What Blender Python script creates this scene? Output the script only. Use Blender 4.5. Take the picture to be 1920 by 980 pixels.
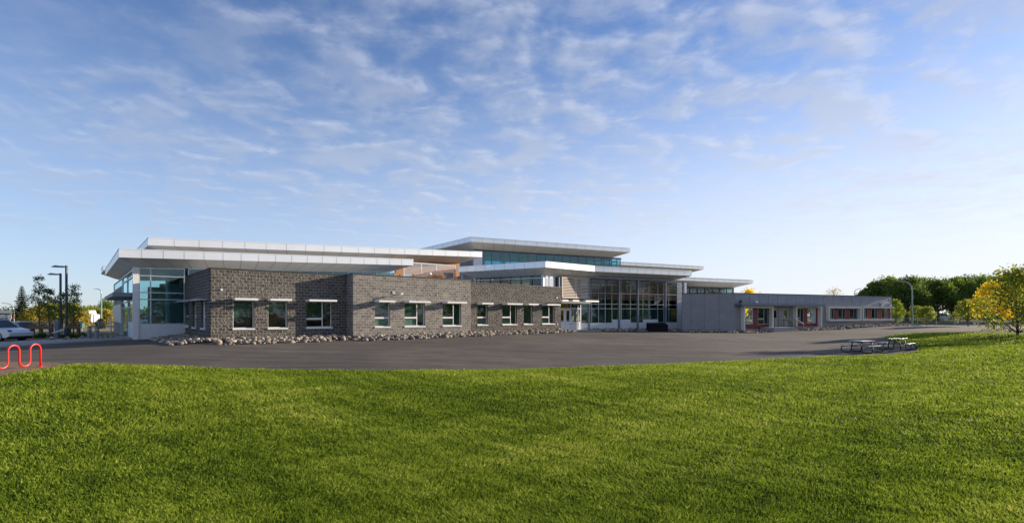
import bpy, bmesh, math, random
import numpy as np
from mathutils import Vector, Matrix, noise as mnoise
R = math.radians
random.seed(7); rng = np.random.default_rng(7)
for o in list(bpy.data.objects): bpy.data.objects.remove(o)
SC = bpy.context.scene; COL = SC.collection
# ------------------------------------------------------------------ camera
FP = 960.0; HZ = 590.0; CX = 960.0                 # focal length, horizon and centre in photograph pixels
cam = bpy.data.cameras.new('camera'); camo = bpy.data.objects.new('camera', cam); COL.objects.link(camo)
cam.sensor_width = 36; cam.lens = 18; cam.shift_y = (HZ-490)/1920
cam.clip_start = .1; cam.clip_end = 9000
camo.location = (0, 0, 0); camo.rotation_euler = (R(90), 0, 0); SC.camera = camo
# ------------------------------------------------------------------ sun, sky, exposure
SUN_AZ = 23.5; SUN_EL = 12.0                        # azimuth measured from +X towards +Y
sl = bpy.data.lights.new('sun', 'SUN'); sl.energy = 5.0; sl.angle = R(.5); sl.color = (1, .85, .66)
so = bpy.data.objects.new('sun', sl); COL.objects.link(so)
sd = Vector((math.cos(R(SUN_EL))*math.cos(R(SUN_AZ)), math.cos(R(SUN_EL))*math.sin(R(SUN_AZ)), math.sin(R(SUN_EL))))
so.rotation_euler = sd.to_track_quat('Z', 'Y').to_euler()
W = bpy.data.worlds.new('World'); SC.world = W; W.use_nodes = True
wn, wl = W.node_tree.nodes, W.node_tree.links
wn.clear()
def wnode(t, **k):
    n = wn.new(t)
    for a, b in k.items(): setattr(n, a, b)
    return n
out = wnode('ShaderNodeOutputWorld'); bg = wnode('ShaderNodeBackground'); bg.inputs[1].default_value = .112
sky = wnode('ShaderNodeTexSky', sky_type='NISHITA', sun_disc=False, sun_elevation=R(SUN_EL), sun_rotation=R(90-SUN_AZ))
sky.altitude = 600; sky.air_density = 1.0; sky.dust_density = .35; sky.ozone_density = 2.2
tc = wnode('ShaderNodeTexCoord'); sep = wnode('ShaderNodeSeparateXYZ'); wl.new(tc.outputs['Generated'], sep.inputs[0])
def wm(op, a, b=None, clamp=False):
    n = wn.new('ShaderNodeMath'); n.operation = op; n.use_clamp = clamp
    for i, v in enumerate((a, b)):
        if v is None: continue
        if isinstance(v, (int, float)): n.inputs[i].default_value = v
        else: wl.new(v, n.inputs[i])
    return n.outputs[0]
zc = wm('ADD', wm('MAXIMUM', sep.outputs[2], 0.0), .10)     # cloud deck seen in perspective
cx_ = wm('DIVIDE', sep.outputs[0], zc); cy_ = wm('DIVIDE', sep.outputs[1], zc)
cv = wnode('ShaderNodeCombineXYZ'); wl.new(cx_, cv.inputs[0]); wl.new(cy_, cv.inputs[1])
def wnoise(scale, detail, rough, dist=0, stretch=(1, 1, 1), off=(0, 0, 0), rot=0):
    mp = wnode('ShaderNodeMapping'); mp.inputs['Scale'].default_value = stretch; mp.inputs['Location'].default_value = off
    mp.inputs['Rotation'].default_value = (0, 0, R(rot))
    wl.new(cv.outputs[0], mp.inputs[0])
    n = wnode('ShaderNodeTexNoise'); n.inputs['Scale'].default_value = scale; n.inputs['Detail'].default_value = detail
    n.inputs['Roughness'].default_value = rough; n.inputs['Distortion'].default_value = dist
    wl.new(mp.outputs[0], n.inputs[0]); return n.outputs[0]
def wramp(v, a, b):
    n = wnode('ShaderNodeMapRange', interpolation_type='SMOOTHSTEP'); wl.new(v, n.inputs[0])
    n.inputs[1].default_value = a; n.inputs[2].default_value = b; return n.outputs[0]
n_big = wnoise(.55, 3, .5, .3, (1, 1, 1), (3.1, 1.7, 0))
n_mid = wnoise(4.3, 6, .52, .3, (1, 1.05, 1), (7, 2, 0), 12)
n_fin = wnoise(10, 5, .6, .4, (1, 1, 1), (2, 5, 0), -10)
rightw = wramp(sep.outputs[0], -.8, .75)
cov = wramp(n_big, .27, .55)
nn = wm('ADD', wm('MULTIPLY', n_mid, .70), wm('MULTIPLY', n_fin, .30))
dens = wm('MULTIPLY', wramp(nn, .37, .64), wm('ADD', wm('MULTIPLY', cov, .8), .2))
cl = wm('MULTIPLY', dens, wm('ADD', wm('MULTIPLY', rightw, .12), .62))
cl = wm('MULTIPLY', cl, wramp(sep.outputs[2], .06, .2), clamp=True)
lit = wramp(wnoise(4.3, 6, .52, .3, (1, 1.05, 1), (7.05, 1.97, 0), 12), .40, .60)     # the same clouds shifted towards the sun: lit rims
rim = wm('MULTIPLY', wm('SUBTRACT', wramp(n_mid, .40, .60), lit), .9, clamp=True)
tint = wnode('ShaderNodeMix', data_type='RGBA', blend_type='MULTIPLY'); tint.inputs[0].default_value = 1
wl.new(sky.outputs[0], tint.inputs[6]); tint.inputs[7].default_value = (.78, .83, 1.04, 1)
ccol = wnode('ShaderNodeMix', data_type='RGBA'); wl.new(wm('ADD', wm('MULTIPLY', rightw, .45), rim, clamp=True) if False else wm('MINIMUM', wm('ADD', wm('MULTIPLY', rightw, .5), rim), 1.0), ccol.inputs[0])
ccol.inputs[6].default_value = (1.85, 2.2, 2.95, 1); ccol.inputs[7].default_value = (3.15, 3.4, 4.1, 1)
mixc = wnode('ShaderNodeMix', data_type='RGBA'); wl.new(cl, mixc.inputs[0]); wl.new(tint.outputs[2], mixc.inputs[6]); wl.new(ccol.outputs[2], mixc.inputs[7])
hz = wm('MULTIPLY', wm('SUBTRACT', 1.0, wramp(sep.outputs[2], -.02, .50)), wm('ADD', .52, wm('MULTIPLY', rightw, .42)))
mixh = wnode('ShaderNodeMix', data_type='RGBA'); wl.new(hz, mixh.inputs[0]); wl.new(mixc.outputs[2], mixh.inputs[6]); hcol = wnode('ShaderNodeMix', data_type='RGBA'); wl.new(rightw, hcol.inputs[0]); hcol.inputs[6].default_value = (3.1, 3.7, 4.7, 1); hcol.inputs[7].default_value = (4.35, 4.45, 4.75, 1)
wl.new(hcol.outputs[2], mixh.inputs[7])
wl.new(mixh.outputs[2], bg.inputs[0]); wl.new(bg.outputs[0], out.inputs[0])
SC.view_settings.view_transform = 'Standard'; SC.view_settings.look = 'None'
SC.view_settings.exposure = .85; SC.view_settings.gamma = 1
SC.render.engine = 'CYCLES'; SC.render.resolution_x = 1024; SC.render.resolution_y = 522
SC.cycles.max_bounces = 7; SC.cycles.transparent_max_bounces = 14

# ------------------------------------------------------------------ helpers
class MB:
    def __init__(s): s.v = []; s.f = []
    def add(s, vs, fs):
        b = len(s.v); s.v += [tuple(p) for p in vs]; s.f += [tuple(i+b for i in f) for f in fs]; return s
    def quad(s, a, b, c, d): return s.add([a, b, c, d], [(0, 1, 2, 3)])
    def box(s, x0, x1, y0, y1, z0, z1):
        x0, x1 = sorted((x0, x1)); y0, y1 = sorted((y0, y1)); z0, z1 = sorted((z0, z1))
        return s.add([(x0,y0,z0),(x1,y0,z0),(x1,y1,z0),(x0,y1,z0),(x0,y0,z1),(x1,y0,z1),(x1,y1,z1),(x0,y1,z1)],
                     [(0,3,2,1),(4,5,6,7),(0,1,5,4),(1,2,6,5),(2,3,7,6),(3,0,4,7)])
    def tube(s, path, r, n=8, cap=True):
        path = [Vector(p) for p in path]; rs = r if isinstance(r, (list, tuple)) else [r]*len(path)
        rings = []; up = Vector((0, 0, 1))
        t0 = (path[1]-path[0]).normalized(); a = t0.orthogonal().normalized()
        for i, p in enumerate(path):
            t = ((path[min(i+1, len(path)-1)]-path[max(i-1, 0)])).normalized()
            a = (a-t*a.dot(t)).normalized(); b = t.cross(a)
            rings.append([p+(a*math.cos(2*math.pi*k/n)+b*math.sin(2*math.pi*k/n))*rs[i] for k in range(n)])
        vs = [q for g in rings for q in g]; fs = []
        for i in range(len(path)-1):
            for k in range(n): fs.append((i*n+k, i*n+(k+1) % n, (i+1)*n+(k+1) % n, (i+1)*n+k))
        if cap: fs += [tuple(range(n))[::-1], tuple((len(path)-1)*n+k for k in range(n))]
        return s.add(vs, fs)
    def prism(s, pts, y0, y1):                    # outline in x,z extruded along y
        n = len(pts); vs = [(p[0], y0, p[1]) for p in pts]+[(p[0], y1, p[1]) for p in pts]
        fs = [tuple(range(n)), tuple(range(n, 2*n))[::-1]]+[(i, i+n, (i+1) % n+n, (i+1) % n) for i in range(n)]
        return s.add(vs, fs)
    def bar(s, a, b, w, h):                       # rectangular bar between two points
        a, b = Vector(a), Vector(b); t = (b-a).normalized()
        sd_ = t.cross(Vector((0, 0, 1)));  sd_ = sd_.normalized() if sd_.length > 1e-4 else Vector((1, 0, 0))
        u = sd_.cross(t).normalized(); c = []
        for p in (a, b):
            for i, j in ((-1,-1),(1,-1),(1,1),(-1,1)): c.append(p+sd_*w/2*i+u*h/2*j)
        return s.add(c, [(3,2,1,0),(4,5,6,7),(0,1,5,4),(1,2,6,5),(2,3,7,6),(3,0,4,7)])
    def build(s, name, mat, parent=None, F=None, smooth=False, bevel=0, loc=None, rot=None):
        me = bpy.data.meshes.new(name); me.from_pydata(s.v, [], s.f); me.update()
        bm = bmesh.new(); bm.from_mesh(me); bmesh.ops.recalc_face_normals(bm, faces=bm.faces)
        if bevel: bmesh.ops.bevel(bm, geom=[e for e in bm.edges if len(e.link_faces) == 2 and e.calc_face_angle(0) > .5], offset=bevel, segments=2, affect='EDGES', profile=.5)
        bm.to_mesh(me); bm.free()
        if mat: me.materials.append(mat)
        if smooth: me.polygons.foreach_set('use_smooth', [True]*len(me.polygons)); 
        o = bpy.data.objects.new(name, me); COL.objects.link(o)
        if F: o.location = (F.x, F.y, 0); o.rotation_euler = (0, 0, F.t)
        if loc: o.location = loc
        if rot: o.rotation_euler = rot
        if parent: setp(o, parent)
        return o
def basis(o): return Matrix.LocRotScale(o.location, o.rotation_euler, o.scale)
def setp(o, p): o.parent = p; o.matrix_parent_inverse = basis(p).inverted()
def tag(o, label=None, cat=None, group=None, kind=None):
    for k, v in (('label', label), ('category', cat), ('group', group), ('kind', kind)):
        if v: o[k] = v
    return o
def empty(name, loc, label, cat, group=None, rz=0):
    o = bpy.data.objects.new(name, None); COL.objects.link(o); o.location = loc; o.rotation_euler = (0, 0, rz)
    o.empty_display_size = .3
    return tag(o, label, cat, group)
def copy_tree(o, parent=None):
    c = o.copy(); COL.objects.link(c)
    if parent: c.parent = parent
    for ch in [q for q in bpy.data.objects if q.parent == o]: copy_tree(ch, c)
    return c
def add_faces(o, mb, m):
    """more faces with a second material in the same part (pattern of that part)"""
    me = o.data; me.materials.append(m); bm = bmesh.new(); bm.from_mesh(me); vs = [bm.verts.new(p) for p in mb.v]
    for f in mb.f: q = bm.faces.new([vs[i] for i in f]); q.material_index = len(me.materials)-1
    bm.to_mesh(me); bm.free()
class Frame:
    """facade frame: x runs along the facade, y into the building, d = -y is outward"""
    def __init__(s, x, y, deg): s.x = x; s.y = y; s.t = R(deg); s.c = math.cos(s.t); s.s_ = math.sin(s.t)
    def w(s, a, d): return (s.x+a*s.c+d*s.s_, s.y+a*s.s_-d*s.c)
    def s(s, px, d=0):
        k = (px-CX)/FP; x0, y0 = s.w(0, d); return (k*y0-x0)/(s.c-k*s.s_)
    def z(s, px, d, py):
        return (HZ-py)/FP*s.w(s.s(px, d), d)[1]

# ------------------------------------------------------------------ materials
def mat(name, col, rough=.7, metal=0, var=.12, vscale=3, bump=0, bscale=30, spec=.5, vcol=None):
    m = bpy.data.materials.new(name); m.use_nodes = True; N, L = m.node_tree.nodes, m.node_tree.links
    b = N['Principled BSDF']; b.inputs['Roughness'].default_value = rough; b.inputs['Metallic'].default_value = metal
    b.inputs['Specular IOR Level'].default_value = spec
    t = N.new('ShaderNodeTexCoord'); n = N.new('ShaderNodeTexNoise'); n.inputs['Scale'].default_value = vscale; n.inputs['Detail'].default_value = 6
    n.inputs['Roughness'].default_value = .6
    L.new(t.outputs['Object'], n.inputs['Vector'])
    mx = N.new('ShaderNodeMix'); mx.data_type = 'RGBA'
    c2 = vcol or tuple(min(1, c*(1+var)) for c in col); c1 = tuple(c*(1-var) for c in col)
    mx.inputs[6].default_value = (*(col if vcol else c1), 1); mx.inputs[7].default_value = (*c2, 1)
    mr = N.new('ShaderNodeMapRange'); mr.inputs[1].default_value = .3; mr.inputs[2].default_value = .7; L.new(n.outputs[0], mr.inputs[0])
    L.new(mr.outputs[0], mx.inputs[0]); L.new(mx.outputs[2], b.inputs['Base Color'])
    if bump:
        n2 = N.new('ShaderNodeTexNoise'); n2.inputs['Scale'].default_value = bscale; n2.inputs['Detail'].default_value = 5
        L.new(t.outputs['Object'], n2.inputs['Vector'])
        bp = N.new('ShaderNodeBump'); bp.inputs['Distance'].default_value = bump; L.new(n2.outputs[0], bp.inputs['Height']); L.new(bp.outputs[0], b.inputs['Normal'])
    return m
def mth(N, L, op, a, b=None):
    n = N.new('ShaderNodeMath'); n.operation = op
    for i, v in enumerate((a, b)):
        if v is None: continue
        if isinstance(v, (int, float)): n.inputs[i].default_value = v
        else: L.new(v, n.inputs[i])
    return n.outputs[0]
def hv(N, L):
    """(distance along wall, height) whichever way the wall faces"""
    t = N.new('ShaderNodeTexCoord'); s = N.new('ShaderNodeSeparateXYZ'); L.new(t.outputs['Object'], s.inputs[0])
    ns = N.new('ShaderNodeSeparateXYZ'); L.new(t.outputs['Normal'], ns.inputs[0])
    side = mth(N, L, 'GREATER_THAN', mth(N, L, 'ABSOLUTE', ns.outputs[0]), .7)
    h = mth(N, L, 'ADD', mth(N, L, 'MULTIPLY', s.outputs[1], side), mth(N, L, 'MULTIPLY', s.outputs[0], mth(N, L, 'SUBTRACT', 1.0, side)))
    c = N.new('ShaderNodeCombineXYZ'); L.new(h, c.inputs[0]); L.new(s.outputs[2], c.inputs[1]); return t, c, h, s.outputs[2]
def block_mat(name, c1, c2, mortar, rock):
    m = bpy.data.materials.new(name); m.use_nodes = True; N, L = m.node_tree.nodes, m.node_tree.links
    b = N['Principled BSDF']; b.inputs['Roughness'].default_value = .92; b.inputs['Specular IOR Level'].default_value = .2
    t, c, h, z = hv(N, L)
    br = N.new('ShaderNodeTexBrick'); L.new(c.outputs[0], br.inputs['Vector']); br.offset = .5
    br.inputs['Scale'].default_value = 1; br.inputs['Brick Width'].default_value = .4; br.inputs['Row Height'].default_value = .2
    br.inputs['Mortar Size'].default_value = .013; br.inputs['Mortar Smooth'].default_value = .3; br.inputs['Bias'].default_value = 0
    br.inputs['Color1'].default_value = (*c1, 1); br.inputs['Color2'].default_value = (*c2, 1); br.inputs['Mortar'].default_value = (*mortar, 1)
    n = N.new('ShaderNodeTexNoise'); n.inputs['Scale'].default_value = 9 if rock else 5; n.inputs['Detail'].default_value = 8; n.inputs['Roughness'].default_value = .65
    L.new(t.outputs['Object'], n.inputs['Vector'])
    mr = N.new('ShaderNodeMapRange'); mr.inputs[1].default_value = .3; mr.inputs[2].default_value = .7
    mr.inputs[3].default_value = .5 if rock else .75; mr.inputs[4].default_value = 1.6 if rock else 1.3; L.new(n.outputs[0], mr.inputs[0])
    mx = N.new('ShaderNodeMix'); mx.data_type = 'RGBA'; mx.blend_type = 'MULTIPLY'; mx.inputs[0].default_value = 1
    L.new(br.outputs['Color'], mx.inputs[6]); L.new(mr.outputs[0], mx.inputs[7]); L.new(mx.outputs[2], b.inputs['Base Color'])
    face = mth(N, L, 'SUBTRACT', 1.0, br.outputs['Fac'])
    v = N.new('ShaderNodeTexVoronoi'); v.inputs['Scale'].default_value = 7.5; v.feature = 'F1'
    nv = N.new('ShaderNodeTexNoise'); nv.inputs['Scale'].default_value = 14; nv.inputs['Detail'].default_value = 4; L.new(t.outputs['Object'], nv.inputs['Vector'])
    ad = N.new('ShaderNodeVectorMath'); ad.operation = 'MULTIPLY_ADD'; ad.inputs[1].default_value = (.12, .12, .12); L.new(nv.outputs['Color'], ad.inputs[0]); L.new(t.outputs['Object'], ad.inputs[2])
    L.new(ad.outputs[0], v.inputs['Vector'])
    amt = 1.0 if rock else .10
    hgt = mth(N, L, 'MULTIPLY', face, mth(N, L, 'ADD', .5, mth(N, L, 'MULTIPLY', mth(N, L, 'ADD', v.outputs['Distance'], n.outputs[0]), amt)))
    bp = N.new('ShaderNodeBump'); bp.inputs['Distance'].default_value = .06 if rock else .010; bp.inputs['Strength'].default_value = 1
    L.new(hgt, bp.inputs['Height']); L.new(bp.outputs[0], b.inputs['Normal'])
    return m
def siding_mat(name, col, period, depth, horizontal=True, metal=.0, rough=.5, panel=0):
    m = bpy.data.materials.new(name); m.use_nodes = True; N, L = m.node_tree.nodes, m.node_tree.links
    b = N['Principled BSDF']; b.inputs['Roughness'].default_value = rough; b.inputs['Metallic'].default_value = metal
    t, c, h, z = hv(N, L)
    q = z if horizontal else h
    fr = mth(N, L, 'FRACT', mth(N, L, 'DIVIDE', q, period))
    gr = mth(N, L, 'GREATER_THAN', mth(N, L, 'ABSOLUTE', mth(N, L, 'SUBTRACT', fr, .5)), .43)
    n = N.new('ShaderNodeTexNoise'); n.inputs['Scale'].default_value = 1.3; n.inputs['Detail'].default_value = 5; L.new(t.outputs['Object'], n.inputs['Vector'])
    k = mth(N, L, 'ADD', .78, mth(N, L, 'MULTIPLY', n.outputs[0], .44))
    k = mth(N, L, 'MULTIPLY', k, mth(N, L, 'SUBTRACT', 1.0, mth(N, L, 'MULTIPLY', gr, .30)))
    mx = N.new('ShaderNodeMix'); mx.data_type = 'RGBA'; mx.blend_type = 'MULTIPLY'; mx.inputs[0].default_value = 1
    mx.inputs[6].default_value = (*col, 1); L.new(k, mx.inputs[7]); L.new(mx.outputs[2], b.inputs['Base Color'])
    hh = mth(N, L, 'SUBTRACT', 1.0, gr)
    hh = mth(N, L, 'ADD', hh, mth(N, L, 'MULTIPLY', n.outputs[0], 1.6))
    bp = N.new('ShaderNodeBump'); bp.inputs['Distance'].default_value = depth; L.new(hh, bp.inputs['Height']); L.new(bp.outputs[0], b.inputs['Normal'])
    return m
def glass_mat(name, tintc, base=.08, refl=(.9, .95, 1)):
    m = bpy.data.materials.new(name); m.use_nodes = True; N, L = m.node_tree.nodes, m.node_tree.links
    N.remove(N['Principled BSDF']); o = N['Material Output']
    tr = N.new('ShaderNodeBsdfTransparent'); tr.inputs[0].default_value = (*tintc, 1)
    gl = N.new('ShaderNodeBsdfGlossy'); gl.inputs['Roughness'].default_value = .015; gl.inputs[0].default_value = (*refl, 1)
    t = N.new('ShaderNodeTexCoord'); nn = N.new('ShaderNodeTexNoise'); nn.inputs['Scale'].default_value = .6; L.new(t.outputs['Object'], nn.inputs[0])
    bp = N.new('ShaderNodeBump'); bp.inputs['Distance'].default_value = .012; L.new(nn.outputs[0], bp.inputs['Height']); L.new(bp.outputs[0], gl.inputs['Normal'])
    fr = N.new('ShaderNodeFresnel'); fr.inputs[0].default_value = 1.5
    f = mth(N, L, 'ADD', mth(N, L, 'MULTIPLY', fr.outputs[0], .95), base)
    mx = N.new('ShaderNodeMixShader'); L.new(f, mx.inputs[0]); L.new(tr.outputs[0], mx.inputs[1]); L.new(gl.outputs[0], mx.inputs[2]); L.new(mx.outputs[0], o.inputs[0])
    return m
def leaf_mat(name, c1, c2, c3=None, trans=.35):
    m = bpy.data.materials.new(name); m.use_nodes = True; N, L = m.node_tree.nodes, m.node_tree.links
    b = N['Principled BSDF']; b.inputs['Roughness'].default_value = .65; b.inputs['Specular IOR Level'].default_value = .25
    g = N.new('ShaderNodeNewGeometry'); r = N.new('ShaderNodeValToRGB'); L.new(g.outputs['Random Per Island'], r.inputs[0])
    e = r.color_ramp.elements; e[0].color = (*c1, 1); e[1].color = (*c2, 1)
    if c3: x = e.new(.85); x.color = (*c2, 1); e[2].color = (*c3, 1)
    tl = N.new('ShaderNodeBsdfTranslucent'); L.new(r.outputs[0], tl.inputs[0]); L.new(r.outputs[0], b.inputs['Base Color'])
    mx = N.new('ShaderNodeMixShader'); mx.inputs[0].default_value = trans; L.new(b.outputs[0], mx.inputs[1]); L.new(tl.outputs[0], mx.inputs[2])
    L.new(mx.outputs[0], N['Material Output'].inputs[0]); return m
def stone_mat(name):
    m = bpy.data.materials.new(name); m.use_nodes = True; N, L = m.node_tree.nodes, m.node_tree.links
    b = N['Principled BSDF']; b.inputs['Roughness'].default_value = .85
    g = N.new('ShaderNodeNewGeometry'); oi = N.new('ShaderNodeObjectInfo')
    k = mth(N, L, 'FRACT', mth(N, L, 'ADD', g.outputs['Random Per Island'], oi.outputs['Random']))
    r = N.new('ShaderNodeValToRGB'); L.new(k, r.inputs[0]); e = r.color_ramp.elements
    e[0].color = (.24, .185, .13, 1); e[1].color = (.13, .12, .11, 1)
    for p, c in ((.25, (.34, .28, .21, 1)), (.5, (.17, .145, .125, 1)), (.75, (.42, .36, .285, 1))): x = e.new(p); x.color = c
    t = N.new('ShaderNodeTexCoord'); n = N.new('ShaderNodeTexNoise'); n.inputs['Scale'].default_value = 6; n.inputs['Detail'].default_value = 6; L.new(t.outputs['Object'], n.inputs[0])
    mr = N.new('ShaderNodeMapRange'); mr.inputs[3].default_value = .65; mr.inputs[4].default_value = 1.35; L.new(n.outputs[0], mr.inputs[0])
    mx = N.new('ShaderNodeMix'); mx.data_type = 'RGBA'; mx.blend_type = 'MULTIPLY'; mx.inputs[0].default_value = 1
    L.new(r.outputs[0], mx.inputs[6]); L.new(mr.outputs[0], mx.inputs[7]); L.new(mx.outputs[2], b.inputs['Base Color'])
    bp = N.new('ShaderNodeBump'); bp.inputs['Distance'].default_value = .03; L.new(n.outputs[0], bp.inputs['Height']); L.new(bp.outputs[0], b.inputs['Normal'])
    return m
def ground_mat(name, cols, scales, bump=.02, bscale=40, rough=.95, speck=None, streak=None):
    m = bpy.data.materials.new(name); m.use_nodes = True; N, L = m.node_tree.nodes, m.node_tree.links
    b = N['Principled BSDF']; b.inputs['Roughness'].default_value = rough; b.inputs['Specular IOR Level'].default_value = .2
    t = N.new('ShaderNodeTexCoord'); cur = None
    for i, (ca, sc) in enumerate(zip(cols[1:], scales)):
        n = N.new('ShaderNodeTexNoise'); n.inputs['Scale'].default_value = sc; n.inputs['Detail'].default_value = 7; n.inputs['Roughness'].default_value = .62; L.new(t.outputs['Object'], n.inputs[0])
        mr = N.new('ShaderNodeMapRange'); mr.inputs[1].default_value = .42; mr.inputs[2].default_value = .66; L.new(n.outputs[0], mr.inputs[0])
        mx = N.new('ShaderNodeMix'); mx.data_type = 'RGBA'; L.new(mr.outputs[0], mx.inputs[0]); mx.inputs[7].default_value = (*ca, 1)
        if cur is None: mx.inputs[6].default_value = (*cols[0], 1)
        else: L.new(cur, mx.inputs[6])
        cur = mx.outputs[2]
    if streak:
        mp = N.new('ShaderNodeMapping'); mp.inputs['Scale'].default_value = (.10, 1.6, 1); mp.inputs['Rotation'].default_value = (0, 0, R(-30)); L.new(t.outputs['Object'], mp.inputs[0])
        n = N.new('ShaderNodeTexNoise'); n.inputs['Scale'].default_value = 1.1; n.inputs['Detail'].default_value = 8; n.inputs['Roughness'].default_value = .7; n.inputs['Distortion'].default_value = .6; L.new(mp.outputs[0], n.inputs[0])
        mr = N.new('ShaderNodeMapRange'); mr.inputs[1].default_value = .35; mr.inputs[2].default_value = .68; mr.inputs[3].default_value = 1-streak; mr.inputs[4].default_value = 1+streak; L.new(n.outputs[0], mr.inputs[0])
        mx = N.new('ShaderNodeMix'); mx.data_type = 'RGBA'; mx.blend_type = 'MULTIPLY'; mx.inputs[0].default_value = 1; L.new(cur, mx.inputs[6]); L.new(mr.outputs[0], mx.inputs[7]); cur = mx.outputs[2]
    if speck:
        v = N.new('ShaderNodeTexVoronoi'); v.inputs['Scale'].default_value = speck[1]; L.new(t.outputs['Object'], v.inputs[0])
        s = mth(N, L, 'LESS_THAN', v.outputs['Distance'], speck[2])
        mx = N.new('ShaderNodeMix'); mx.data_type = 'RGBA'; L.new(s, mx.inputs[0]); L.new(cur, mx.inputs[6]); mx.inputs[7].default_value = (*speck[0], 1); cur = mx.outputs[2]
    L.new(cur, b.inputs['Base Color'])
    n = N.new('ShaderNodeTexNoise'); n.inputs['Scale'].default_value = bscale; n.inputs['Detail'].default_value = 6; L.new(t.outputs['Object'], n.inputs[0])
    bp = N.new('ShaderNodeBump'); bp.inputs['Distance'].default_value = bump; L.new(n.outputs[0], bp.inputs['Height']); L.new(bp.outputs[0], b.inputs['Normal'])
    return m
M = {}
M['rock_block'] = block_mat('split_face_block', (.074, .068, .062), (.138, .125, .112), (.38, .36, .33), True)
M['smooth_block'] = block_mat('ground_face_block', (.145, .133, .120), (.235, .215, .192), (.42, .40, .37), False)
M['pale_block'] = block_mat('pale_block', (.25, .25, .27), (.29, .29, .31), (.34, .34, .35), False)
M['cap'] = mat('dark_metal_cap', (.06, .06, .07), .5, .3)
M['fascia'] = mat('silver_composite_panel', (.80, .82, .84), .32, .5, .05, .5)
M['soffit'] = mat('pale_soffit_panel', (.84, .83, .78), .42, .0, .06, .5)
M['seam'] = mat('panel_joint', (.10, .10, .105), .8)
M['roofing'] = mat('roof_membrane', (.35, .35, .36), .9)
M['white'] = mat('white_painted_metal', (.72, .73, .74), .4, .0, .05)
M['alu'] = mat('aluminium_mullion', (.42, .47, .54), .35, .5, .05)
M['steel_blue'] = mat('grey_blue_steel', (.16, .19, .24), .45, .3, .1)
M['dark_steel'] = mat('dark_steel', (.05, .06, .08), .45, .4, .1)
M['black'] = mat('black_paint', (.010, .010, .012), .8, 0, .3, spec=.15)
M['cream'] = mat('cream_surround', (.66, .64, .56), .5, 0, .05)
M['maroon'] = mat('maroon_panel', (.20, .035, .035), .6, 0, .12)
M['wood'] = siding_mat('cedar_boards', (.42, .19, .07), .14, .01)
M['lath'] = mat('light_wood_lath', (.60, .50, .42), .6, 0, .12, 6)
M['lathdark'] = mat('brown_wood_lath', (.17, .10, .075), .6, 0, .2, 6)
M['panel_white'] = mat('insulated_white_panel', (.60, .64, .70), .4, .1, .05)
M['siding'] = siding_mat('grey_lap_siding', (.30, .29, .30), .2, .02, True, .15, .55)
M['corr'] = siding_mat('corrugated_metal_siding', (.25, .28, .34), .11, .02, True, .25, .5)
M['blind'] = mat('green_roller_blind', (.085, .14, .115), .8, 0, .12, 1)
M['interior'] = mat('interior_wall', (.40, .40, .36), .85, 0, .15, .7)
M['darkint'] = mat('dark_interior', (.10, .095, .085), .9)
M['floor'] = mat('interior_floor', (.22, .20, .18), .5)
M['glass'] = glass_mat('window_glass', (.50, .68, .62), .02)
M['teal'] = glass_mat('tinted_teal_glass', (.16, .52, .64), .06, (.55, .88, 1))
M['mirror'] = glass_mat('lobby_glass', (.32, .58, .62), .05, (.6, .86, .95))
M['concrete'] = ground_mat('concrete', [(.36, .35, .33), (.30, .29, .27), (.40, .39, .37)], [.7, 6], .004, 60)
M['asphalt'] = ground_mat('asphalt', [(.100, .085, .070), (.175, .149, .122), (.080, .068, .057), (.140, .121, .101)], [.07, .45, 22], .006, 120, speck=((.34, .31, .27), 1.3, .04), streak=.28)
M['road'] = ground_mat('road_asphalt', [(.075, .075, .08), (.09, .09, .095)], [.3], .004, 80)
M['soil'] = ground_mat('dry_ground', [(.30, .235, .12), (.22, .19, .085), (.38, .31, .17)], [.06, .9], .03, 20)
M['verge'] = ground_mat('verge_grass', [(.085, .12, .03), (.12, .15, .045), (.07, .10, .025)], [.1, 1.1], .04, 20)
M['turf'] = ground_mat('turf_soil', [(.050, .082, .014), (.036, .060, .011), (.065, .10, .018)], [.5, 5], .03, 40)
M['mulch'] = ground_mat('wood_mulch', [(.24, .155, .095), (.15, .095, .06), (.33, .23, .15)], [2.5, 14], .05, 35)
M['stone'] = stone_mat('river_stone')
M['red'] = mat('red_powder_coat', (.75, .012, .012), .3, 0, .05)
M['bark'] = mat('bark', (.10, .075, .055), .9, 0, .3, 6, .02, 12)
M['palebark'] = mat('pale_bark', (.28, .25, .20), .9, 0, .3, 6)
M['green_pole'] = mat('green_grey_pole', (.10, .22, .20), .4, .3)
M['galv'] = mat('galvanised_steel', (.42, .45, .48), .4, .6)
M['timber'] = mat('weathered_timber', (.16, .11, .07), .85, 0, .25, 5)
M['planks'] = mat('grey_plastic_plank', (.28, .29, .33), .35, 0, .08, 4)
M['brown_steel'] = mat('brown_tube_steel', (.03, .022, .02), .5, 0)
M['carpaint'] = mat('silver_white_car_paint', (.62, .68, .76), .2, .3, .02)
M['tyre'] = mat('tyre_rubber', (.015, .015, .015), .8)
M['carglass'] = mat('dark_car_glass', (.02, .03, .035), .06, 0, .05)
M['lampred'] = mat('red_tail_lens', (.4, .02, .02), .2)
M['yellow'] = mat('yellow_band', (.75, .42, .02), .5)
M['greenbin'] = mat('green_bin', (.03, .12, .08), .5)
M['whiteveh'] = mat('white_vehicle_paint', (.7, .7, .7), .3)
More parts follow.
